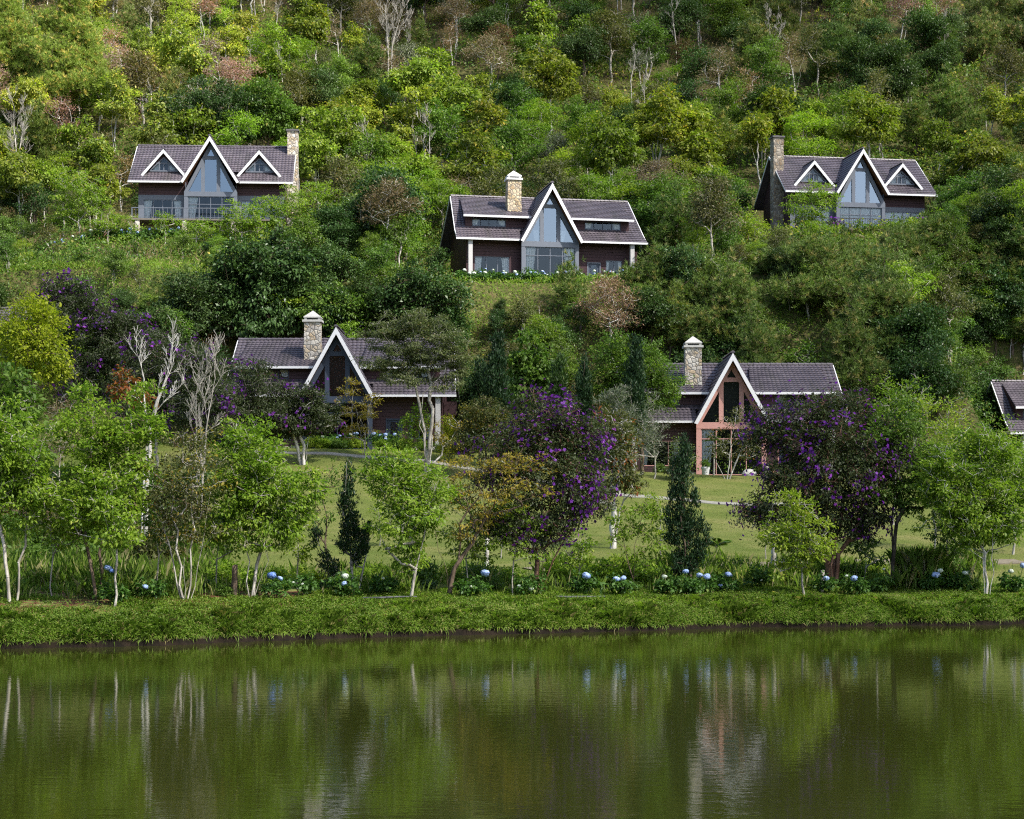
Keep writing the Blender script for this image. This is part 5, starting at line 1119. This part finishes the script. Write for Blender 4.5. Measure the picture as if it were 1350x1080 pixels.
# bank
n = 210000; X = rng.uniform(-24, 27, n); s_ = rng.uniform(0, 1, n) ** 1.25 * 5.6; Y = waterline(X) + .09 + s_
bare = fbm(X * .5 + 3, Y * .5, 3) + np.clip((-X - 2) / 30, 0, .35) * (s_ > 2.6)
keep = (bare < .74) & (rng.random(n) < np.where(s_ < 1.2, 1.0, .8)); X, Y, s_ = X[keep], Y[keep], s_[keep]; n = len(X)
tuft = vnoise(X * 2.3 + 7, Y * 2.3); hh = (.05 + .10 * vnoise(X * .9, Y * .9) + .22 * np.clip(tuft - .6, 0, 1) * 2 * (s_ < 2.0) + .05 * (s_ < .9)) * rng.uniform(.5, 1.5, n)
blades('bank_grass', 'short lush grass covering the pond bank', 'grass', rng, X, Y, hh, rng.uniform(.012, .026, n), 'grassblade', .7)
n = 60000; X = rng.uniform(-24, 27, n); s_ = rng.uniform(.06, .8, n); Y = waterline(X) + s_; z = terr(X, Y) + .03
p = np.stack([X, Y, z], 1); dd = np.stack([rng.normal(0, .5, n), -rng.uniform(.3, 1.0, n), rng.normal(.25, .45, n)], 1); ls = rng.uniform(.08, .22, n); k = fbm(X * .8, X * 0 + 2, 3) + rng.normal(0, .1, n) > .33
tag(link('hanging_grass', leaves_mesh('hanging_grass', p[k], dd[k], rng.normal(0, .3, (n, 3))[k] + [0, -.4, 1], ls[k], ls[k] * .13, np.clip(vnoise(X * .8, Y) * .6 + rng.random(n) * .4, 0, 1)[k], rng.random(n)[k], .05, .55), M['grassblade']), 'grass hanging over the lip of the bank towards the water', 'grass', kind='stuff')
# broad little weeds over the bank edge
n = 60000; X = rng.uniform(-24, 27, n); s_ = rng.beta(1.0, 2.2, n) * 3.4; Y = waterline(X) + .15 + s_; k = fbm(X * .7, Y * .7 + 9, 3) > .47; X, Y, s_ = X[k], Y[k], s_[k]; n = len(X)
P = np.stack([X, Y, terr(X, Y) + rng.uniform(.02, .2, n)], 1); ls = rng.uniform(.03, .08, n)
tag(link('bank_weeds', leaves_mesh('bank_weeds', P, rng.normal(0, 1, (n, 3)) * [1, 1, .5] + [0, -.5, -.1], rng.normal(0, .4, (n, 3)) + [0, -.5, 1], ls, ls * .6, np.clip(vnoise(X, Y) * .6 + rng.random(n) * .4, 0, 1), rng.random(n)), M['weed']), 'broad-leaved weeds spilling over the bank edge', 'weeds', kind='stuff')
# lawn
n = 150000; X, Y = fan(rng, n, 72, 119); k = allowed(X, Y); X, Y = X[k], Y[k]; n = len(X)
blades('lawn_grass', 'mown yellow-green grass of the lawn', 'grass', rng, X, Y, rng.uniform(.025, .06, n), rng.uniform(.02, .04, n), 'lawnblade', 1.5, tint=np.clip((fbm(X * .22, Y * .13, 4) - .25) * 2.0 + rng.normal(0, .18, n), 0, 1))
# tall grass behind the hydrangeas
n = 75000; X = rng.uniform(-24, 28, n); Y = waterline(X) + rng.uniform(4.2, 12, n)
cl = fbm(X * .45, Y * .45 + 4, 3); left = np.clip((-X - 1) / 10, 0, 1)
k = (rng.random(n) < np.clip((cl - .34) * 3.2, .03, 1) * (.45 + .55 * left)); X, Y, cl = X[k], Y[k], cl[k]; n = len(X)
blades('tall_grass', 'rank tall grass growing behind the bank', 'grass', rng, X, Y, (.35 + 1.1 * np.clip(cl - .3, 0, .5) * 1.6) * rng.uniform(.6, 1.35, n), rng.uniform(.009, .019, n), 'reed', .32)
# wild tall grass on the open ground at the foot of the violet-flowering slope
n = 80000; X, Y = fan(rng, n, 66, 104, 60); px = CX + X * F / Y; cl = fbm(X * .3 + 2, Y * .3, 3)
k = (px < 300 - 120 * (Y > 80)) & (cl > .4) & (rng.random(n) < .8); X, Y, cl = X[k], Y[k], cl[k]; n = len(X)
blades('wild_grass', 'unkempt pale tall grass at the foot of the violet-flowering trees', 'grass', rng, X, Y, .5 + .9 * rng.random(n) * cl * 1.6, rng.uniform(.012, .024, n), 'reed', .32)
def cover(name, label, rng, n, d0, d1, mask, size, hmax, mat, droop=.1, W=.5, up=1.0, lump=.16, thr=.42, flatn=1.0):
    X, Y = fan(rng, n, d0, d1); lm = fbm(X * lump, Y * lump + 31, 4); k = allowed(X, Y, hmax < .6) & mask(X, Y, rng.random(n)) & (lm > thr - .25)
    X, Y, lm = X[k], Y[k], lm[k]; n = len(X); top = np.clip((lm - thr + .12) * 4, .1, 1.3) * hmax
    z = terr(X, Y) + top * rng.random(n) ** .6; P = np.stack([X, Y, z], 1); ls = size * rng.uniform(.6, 1.4, n) * (Y / 150)
    return tag(link(name, leaves_mesh(name, P, rng.normal(0, 1, (n, 3)) * [1, 1, flatn] + [0, 0, -droop], rng.normal(0, .6, (n, 3)) + [0, -.3, up], ls, ls * W, np.clip(vnoise(X * .5, Y * .5) * .55 + rng.random(n) * .45, 0, 1), rng.random(n)), M[mat]), label, 'undergrowth', kind='stuff')
wet = lambda X, Y, r: (Y > 124 + 6 * vnoise(X * .3, X * 0)) & (fbm(X * .07 + 50, Y * .07, 3) > .40)
drym = lambda X, Y, r: (Y > 126) & (fbm(X * .07 + 50, Y * .07, 3) < .46)
cover('undergrowth', 'tangled green undergrowth covering the hillside between the trees', rng, 230000, 122, 290, wet, .30, 2.1, 'lf_mid')
cover('pale_undergrowth', 'yellow-green low growth covering the hillside between the trees', rng, 130000, 124, 290, lambda X, Y, r: (Y > 126) & (fbm(X * .09 + 20, Y * .09 + 7, 3) > .44), .28, 1.9, 'lf_broad')
cover('dry_brush', 'dry brown brush covering bare patches of the hillside', rng, 120000, 124, 290, drym, .5, 1.3, 'lf_dry', droop=-1.2, W=.10, up=.2)
cover('reddish_brush', 'reddish dry brush on the hillside', rng, 40000, 130, 290, lambda X, Y, r: (fbm(X * .08 + 80, Y * .08 + 3, 3) > .58), .45, 1.3, 'lf_red', droop=-1.0, W=.14, up=.2)
cover('terrace_grass', 'green grass and creepers on the terrace banks', rng, 200000, 132, 160, lambda X, Y, r: fbm(X * .1 + 9, Y * .1, 2) > .22, .26, .45, 'grassblade', droop=-.6, W=.22, up=.6, thr=.3)
cover('slope_shrubs', 'leafy scrub crowding the steep slope between the terraces', rng, 130000, 119, 172, lambda X, Y, r: (Y > 121) & ~((np.abs(X - 3) < 10) & (np.abs(Y - 140) < 4)) & ~((np.abs(X + 27.7) < 9) & (np.abs(Y - 154) < 5)), .22, 2.0, 'lf_mid', lump=.22, thr=.5)
cover('dark_scrub', 'dark leafy scrub on the steep slope between the terraces', rng, 90000, 121, 160, lambda X, Y, r: (fbm(X * .12 + 40, Y * .12, 2) > .40) & ~((np.abs(X - 3) < 10) & (np.abs(Y - 140) < 4)), .24, 1.8, 'lf_dark', lump=.25, thr=.5)
cover('bank_brush', 'pale brown dry grass tufts on the bank under the hydrangea hedge', rng, 60000, 124, 139, lambda X, Y, r: (X > -8) & (X < 14) & (fbm(X * .25 + 3, Y * .25, 3) > .40), .42, .9, 'lf_dry', droop=-1.1, W=.1, up=.2, thr=.36)
cover('lower_shrubbery', 'low green shrubbery along the backs of the lower gardens', rng, 40000, 112, 128, lambda X, Y, r: Y > 117.5, .2, 1.5, 'lf_mid', lump=.3)

# ------------------------------------------------------------------ hydrangeas
M['hyd_leaf'] = leafmat('hydrangea_leaves', (0.03, 0.085, 0.014), (0.085, 0.17, 0.03), (0.15, 0.2, 0.04), .1, .3)
M['hyd_blue'] = leafmat('pale_blue_florets', (0.24, 0.36, 0.72), (0.46, 0.58, 0.85), (0.62, 0.7, 0.88), .15, .2)
M['hyd_white'] = leafmat('cream_white_florets', (0.56, 0.62, 0.55), (0.78, 0.80, 0.74), (0.5, 0.6, 0.4), .15, .2)
M['hyd_deep'] = leafmat('deep_blue_florets', (0.10, 0.2, 0.55), (0.25, 0.38, 0.72), None, 0, .2)
def head_mesh(seed, r, mat):
    g = np.random.default_rng(seed); n = 150; v = unit(g.normal(0, 1, (n, 3)) + [0, 0, .25]); lob = unit(g.normal(0, 1, (7, 3))); bump_ = np.max(v @ lob.T, axis=1, keepdims=True); p = v * r * [1, 1, .82] * g.uniform(.82, 1.04, (n, 1)) * (.80 + .24 * bump_ ** 3)
    P, A, Q = [], [], []
    for i in range(n):
        s = unit(np.cross(v[i], g.normal(0, 1, 3))); t = np.cross(v[i], s)
        for k in range(4): th = k * math.pi / 2; P.append(p[i]); A.append(s * math.cos(th) + t * math.sin(th) - v[i] * .15); Q.append(v[i])
    m = len(P); me = leaves_mesh('flower_head', np.array(P), np.array(A), np.array(Q), np.full(m, r * .26), np.full(m, r * .26), np.repeat(g.random(n), 4), np.repeat(g.random(n), 4))
    me.materials.append(M[mat]); return me
HEADS = {(c, i): head_mesh(40 + i, .15, m) for c, m in (('b', 'hyd_blue'), ('w', 'hyd_white'), ('d', 'hyd_deep')) for i in range(3)}
def bush_mesh(seed, r, h, L=.15, n=34):
    g = np.random.default_rng(seed); C = fill(g, [(0, 0, h * .5, r, r, h * .5)], .2, 3.2); return crown_leaves(g, C, n, L, .62, .8, 1.2, .25), C
BUSH = []
for i in range(5):
    me, C = bush_mesh(500 + i, .45, .75); me.name = 'leaves'; me.materials.append(M['hyd_leaf']); BUSH.append(me)
def hydrangea(px, D, heads, label, seed, group=None, sc=1.0, direct=True):
    """heads: (photo px, photo py, colour, size) when direct, else (dx, dy, dz, colour, size) in metres"""
    X = gx(px, D); z = tz(X, D); r_ = random.Random(seed); root = empty('hydrangea', (X, D, z)); tag(root, label, 'hydrangea', group)
    b = link('leaves', BUSH[seed % 5], None, root); b.rotation_euler.z = r_.uniform(0, 6.28); b.scale = (sc, sc, sc * r_.uniform(.85, 1.1))
    for hd in heads:
        if direct: x, y, zz, c, s = (hd[0] - px) * D / F, -.3 * sc, CH + (YH - hd[1]) * D / F - z, hd[2], hd[3]
        else: x, y, zz, c, s = hd
        o = link('flower_head', HEADS[(c, r_.randrange(3))], None, root); o.location = (x, y, zz); o.scale = (s * .8, s * .8, s * r_.uniform(.62, .76)); o.rotation_euler = (r_.uniform(-.35, .35), r_.uniform(-.35, .35), r_.uniform(0, 6))
        if direct and zz > .3: link('flower_stalk', limb_mesh('flower_stalk', np.array([[x * .4, y * .3, .1], [x * .8, y * .8, zz * .6], [x, y, zz]]), np.array([-1, 0, 1]), .014, .012), M['lf_mid'], root)
    return root
hy = [(147, 3.2, [(145, 748, 'b', 1.1), (150, 752, 'd', .8)], 'hydrangea with one blue head against the slim white-stemmed sapling'),
      (193, 4.2, [(194, 773, 'b', .9)], 'hydrangea with a single pale blue head low under the tall white trunk'),
      (364, 3.4, [(360, 758, 'd', 1.4), (371, 762, 'b', .9)], 'hydrangea with a deep blue head beside the full bright tree'),
      (400, 4.0, [(400, 770, 'w', .6), (388, 768, 'w', .6)], 'hydrangea with tiny whitish heads between full bright tree and juniper arm'),
      (455, 3.6, [(456, 759, 'w', 1.1), (455, 769, 'b', 1.0)], 'hydrangea with a white head over a blue one at the foot of the juniper arm'),
      (506, 4.0, [(506, 762, 'w', .5)], 'hydrangea with one tiny white bud left of the tree with narrow foot'),
      (622, 3.6, [(620, 773, 'w', .9), (640, 755, 'b', 1.4)], 'hydrangea with a tall blue head and a low cream one next to the gnarled trunk'),
      (700, 4.0, [(700, 776, 'w', .9), (684, 772, 'w', .6)], 'hydrangea with low cream heads by the stems of the twin-stemmed violet tree'),
      (772, 3.6, [(772, 759, 'b', 1.5)], 'hydrangea with one big round pale blue head alone past the twin-stemmed violet tree'),
      (817, 3.8, [(812, 763, 'b', 1.3), (821, 762, 'b', 1.1), (820, 775, 'w', .5)], 'hydrangea with two heads fused into one wide blue bloom'),
      (880, 3.8, [(875, 760, 'w', .9)], 'hydrangea with one small whitish head beside the spiky juniper'),
      (904, 3.2, [(903, 753, 'b', 1.1)], 'hydrangea with a blue head at the very foot of the spiky juniper'),
      (926, 3.6, [(921, 758, 'b', 1.15), (931, 760, 'b', 1.25)], 'hydrangea with a close pair of blue heads past the spiky juniper'),
      (954, 3.8, [(959, 757, 'b', 1.2), (949, 772, 'b', .9)], 'hydrangea with a high and a low blue head by the lime-green sapling'),
      (1000, 4.2, [(1002, 765, 'w', .4)], 'nearly flowerless hydrangea between blue pair and lime-green sapling'),
      (1087, 3.6, [(1087, 762, 'b', 1.1), (1058, 782, 'd', .6)], 'hydrangea with a blue head at the foot of the widest violet-flowered tree'),
      (1122, 3.6, [(1124, 762, 'b', 1.3), (1114, 759, 'w', .6)], 'hydrangea with a clear blue head between brown trunk and straight dark trunk'),
      (1160, 4.4, [(1163, 750, 'w', .5)], 'leafy hydrangea with a tiny cream bud at the straight dark trunk'),
      (1232, 3.8, [(1231, 758, 'b', 1.45), (1237, 752, 'w', 1.0)], 'hydrangea with a blue and a cream head touching, near the tall grass clump'),
      (1268, 4.0, [(1270, 755, 'w', 1.1)], 'hydrangea with one greyish cream head near the twin white stems'),
      (1332, 4.0, [(1330, 753, 'w', 1.0), (1346, 745, 'b', 1.2)], 'hydrangea with cream and blue heads past the twin white stems')]
for i, (x, off, hd, lab) in enumerate(hy): hydrangea(x, YWp(x, off), hd, lab, 60 + i, 'hydrangeas on the pond bank')
rr = random.Random(9)
def hedge(spots, label, group, cols):
    for px, D in spots:
        hd = [(rr.uniform(-.5, .5), -.35 + rr.uniform(-.15, .1), rr.uniform(.7, 1.1), rr.choice(cols), rr.uniform(.8, 1.5)) for _ in range(rr.randint(1, 4))]
        hydrangea(px, D, hd, label, rr.randrange(999), group, 1.35, False)
hedge([(x, 141.9 + (x - 729) * .008 + rr.uniform(-.3, .3)) for x in range(608, 850, 13)], 'white and pale blue hydrangea in the hedge before the blue-glazed house', 'hedge hydrangeas', 'wwwbb')
hedge([(x, 156 + rr.uniform(-.5, .5)) for x in range(62, 235, 13)], 'blue hydrangea in the bed before the dormer house', 'terrace hydrangeas', 'bbbdw')
hedge([(x, 161 + rr.uniform(-.5, .5)) for x in range(1252, 1300, 11)], 'white hydrangea under the trees past the balcony house', 'white hydrangeas by the balcony house', 'w')
hedge([(x, 117.8 + rr.uniform(-.3, .3)) for x in (425, 440, 462, 500, 512)], 'pale hydrangea at the foot of the slate gable', 'hydrangeas of the maroon house', 'wb')
# low evergreen bushes at the houses and on the bank
SHRUB = []
for i in range(5):
    g = np.random.default_rng(900 + i); C = fill(g, [(0, 0, .55, .7, .7, .6), (.4, .1, .4, .5, .5, .45)], .26, 3.4); me = crown_leaves(g, C, 40, .16, .5); me.name = 'foliage'; SHRUB.append(me)
def shrub(px, D, mat, label, sc, group, seed, name='shrub'):
    X = gx(px, D); me = SHRUB[seed % 5].copy(); me.materials.clear(); me.materials.append(M[mat]); o = link(name, me, None); o.location = (X, D, tz(X, D) - .05); o.scale = (sc * rr.uniform(.85, 1.2), sc, sc * rr.uniform(.75, 1.1)); o.rotation_euler.z = rr.uniform(0, 6.28)
    return tag(o, label, 'shrub', group)
for i, x in enumerate((330, 345, 412, 430, 448, 470, 505, 520, 535, 560, 585, 600, 620)): shrub(x, 116.8 + rr.uniform(-.6, .6), ('lf_bright', 'lf_mid', 'lf_lime')[i % 3], 'low leafy shrub at the front of the maroon house', .75, 'shrubs before the maroon house', i)
for i, x in enumerate((872, 884, 900, 1010, 1030)): shrub(x, 117 + rr.uniform(-.5, .5), ('lf_mid', 'lf_olive')[i % 2], 'low shrub at the front of the pink house', .7, 'shrubs before the pink house', i)
for i, x in enumerate((1000, 1035, 1075, 1110, 1140, 1175, 1205)): shrub(x, 158 + rr.uniform(-1, 1), ('lf_mid', 'lf_bright', 'lf_lime', 'lf_dark')[i % 4], 'shrub in the thicket under the balcony', 1.5, 'shrubs under the balcony', i)
for i in range(34): x = 20 + i * 40 + rr.uniform(-16, 16); shrub(x, YWp(x, 4.6 + rr.uniform(-.5, 3.4)), ('lf_mid', 'lf_bright', 'lf_dark', 'lf_mid')[i % 4], 'low leafy plant among the tall grass behind the bank', .42, 'low plants behind the bank', i, 'leafy_plant')
for i in range(34): x = -20 + i * 8.5 + rr.uniform(-10, 10); d = rr.uniform(72, 100); shrub(x, d, ('lf_mid', 'lf_olive', 'lf_dry', 'lf_dark', 'lf_mid')[i % 5], 'scrubby bush at the foot of the violet-flowering trees', 1.5, 'scrub below the violet trees', i, 'scrub_bush')
for i, (x, o, m, s) in enumerate([(488, 7, 'lf_bright', .8), (560, 8, 'lf_mid', .9), (598, 9, 'lf_lime', .7), (632, 7.5, 'lf_mid', .9), (668, 8, 'lf_bright', .8), (742, 8, 'lf_bright', .9), (770, 9.5, 'lf_lime', .9), (795, 7.5, 'lf_bright', 1.1), (820, 9, 'lf_lime', 1.0), (842, 7.2, 'lf_bright', 1.1), (868, 8.6, 'lf_mid', .9), (938, 8, 'lf_lime', .6), (975, 9, 'lf_mid', .7), (1035, 8, 'lf_bright', .8), (1125, 8, 'lf_mid', .8), (1150, 10, 'lf_lime', .7), (1250, 9, 'lf_mid', .9), (300, 8, 'lf_bright', 1.0), (372, 9, 'lf_bright', .8), (405, 7.6, 'lf_lime', .8)]): shrub(x, YWp(x, o), m, 'knee-high leafy bush growing at the lower edge of the lawn', s, 'bushes along the lower lawn', i, 'leafy_bush')
for x, D_, lab in ((870, 78, 'slender lime-green sapling on the lawn beside the spiky juniper'), (660, 80, 'slender sapling on the lawn behind the gnarled tree'), (500, 84, 'slender lime-green sapling on the lawn past the slim juniper'), (1010, 80, 'slender sapling on the lawn beside the widest violet-flowered tree')):
    px_tree('sapling', lab, 'sapling', x, D_, [(x, 680, 15, 26), (x + 8, 700, 12, 16), (x - 8, 655, 9, 14)], None, leaf='lf_lime', bark='bk_pale', cl=.3, dens=2.2, per=36, L=.14, W=.5, r0=.035)
# big clump of tall grass
g = np.random.default_rng(77); px, D = 1213, YWp(1213, 6.0); n = 1300; a = g.uniform(0, 6.283, n); r = .8 * np.sqrt(g.random(n)); X0 = gx(px, D)
X = X0 + r * np.cos(a); Y = D + r * np.sin(a); o = blades('grass_clump', 'big arching clump of tall grass behind blue and cream hydrangea heads', 'grass clump', g, X, Y, 1.25 * g.uniform(.35, 1.5, n), g.uniform(.012, .022, n), 'reed', .35); del o['kind']

# ------------------------------------------------------------------ small built things
def post(px, D, h, r, mat, label, cat='post', name='post'):
    X = gx(px, D); mb = MB(); g = random.Random(int(px)); rows = []
    for k in range(5):
        b = len(mb.v); rr_ = r * (1 - .05 * k)
        for j in range(9): th = j * 2 * math.pi / 9; q = rr_ * g.uniform(.92, 1.08); mb.v.append((q * math.cos(th) + .012 * k, q * math.sin(th), -.15 + (h + .15) * k / 4 + (g.uniform(-.02, .02) if k == 4 else 0)))
        rows.append(b)
    for p, q in zip(rows[:-1], rows[1:]):
        for j in range(9): e = (j + 1) % 9; mb.f.append((p + j, p + e, q + e, q + j))
    mb.f.append(tuple(rows[-1] + j for j in range(9)))
    o = mb.build(name, M[mat], None, True); o.location = (X, D, tz(X, D)); return tag(o, label, cat)
post(308, YWp(308, 4.2), 1.05, .12, 'bk_brown', 'short brown wooden post beside the full bright green tree')
post(1083, YWp(1083, 3.8), .85, .09, 'bk_pale', 'grey weathered post at the foot of the widest violet-flowered tree')
post(1019, 74, 1.7, .12, 'bk_white', 'whitewashed post-like trunk behind the lime-green sapling', 'stump', 'stump')
post(641, 76, 1.3, .11, 'bk_white', 'whitewashed short trunk behind the tall blue hydrangea head', 'stump', 'stump')
post(1010, 115, .8, .16, 'bk_pale', 'grey tree stump on the lawn before the pink house', 'stump', 'stump')
def hose(pts, r, label):
    N = np.array([[gx(x, YWp(x, o)), YWp(x, o), tz(gx(x, YWp(x, o)), YWp(x, o)) + .05] for x, o in pts]); 
    me = limb_mesh('hose', N, np.arange(-1, len(N) - 1), r, r, 0, 8, 1); return tag(link('hose', me, M['iron']), label, 'hose')
hose([(735, 2.9), (750, 2.8), (768, 2.85), (785, 2.75), (796, 2.8)], .045, 'dark hose lying along the grass under the big lone blue head')
hose([(478, 3.0), (500, 2.95), (525, 3.0), (548, 2.95)], .04, 'dark hose lying on the grass left of the gnarled trunk')
def pot(px, D, s, label):
    X = gx(px, D); mb = MB(); prof = [(.16, 0), (.22, .4), (.26, .5), (.26, .56), (.22, .56), (.2, .46)]; rows = []
    for r, z in prof:
        b = len(mb.v)
        for j in range(14): th = j * 2 * math.pi / 14; mb.v.append((r * s * math.cos(th), r * s * math.sin(th), z * s))
        rows.append(b)
    for p, q in zip(rows[:-1], rows[1:]):
        for j in range(14): e = (j + 1) % 14; mb.f.append((p + j, p + e, q + e, q + j))
    mb.f.append(tuple(rows[-1] + j for j in range(14)))
    root = empty('planter', (X, D, tz(X, D))); tag(root, label, 'planter'); mb.build('pot', M['white'], root, True)
    g = np.random.default_rng(int(px)); C = fill(g, [(0, 0, .75 * s, .25 * s, .25 * s, .22 * s)], .12, 3); link('plant', crown_leaves(g, C, 26, .13, .35), M['lf_mid'], root)
pot(930, 118.6, 1.2, 'white planter with a green plant by the pillar of the pink house')
def rock(px, D, s, label):
    X = gx(px, D); g = np.random.default_rng(int(px)); n = 14; V = []; fs = []
    for i in range(7):
        for j in range(n):
            th = j * 2 * math.pi / n; ph = math.pi * i / 6; q = s * (1 + .22 * (vnoise(math.cos(th) * 1.5 + 5 + px, math.cos(ph) * 1.5 + math.sin(th)) - .5)); V.append((q * math.sin(ph) * math.cos(th) * 1.3, q * math.sin(ph) * math.sin(th), q * math.cos(ph) * .75 + s * .3))
    for i in range(6):
        for j in range(n): e = (j + 1) % n; fs.append((i * n + j, i * n + e, i * n + n + e, i * n + n + j))
    me = bpy.data.meshes.new('boulder'); me.from_pydata(V, [], fs); o = link('boulder', me, M['cap']); o.location = (X, D, tz(X, D)); return tag(o, label, 'boulder')
rock(988, 117, .42, 'rounded grey boulder before the salmon-pink gable')
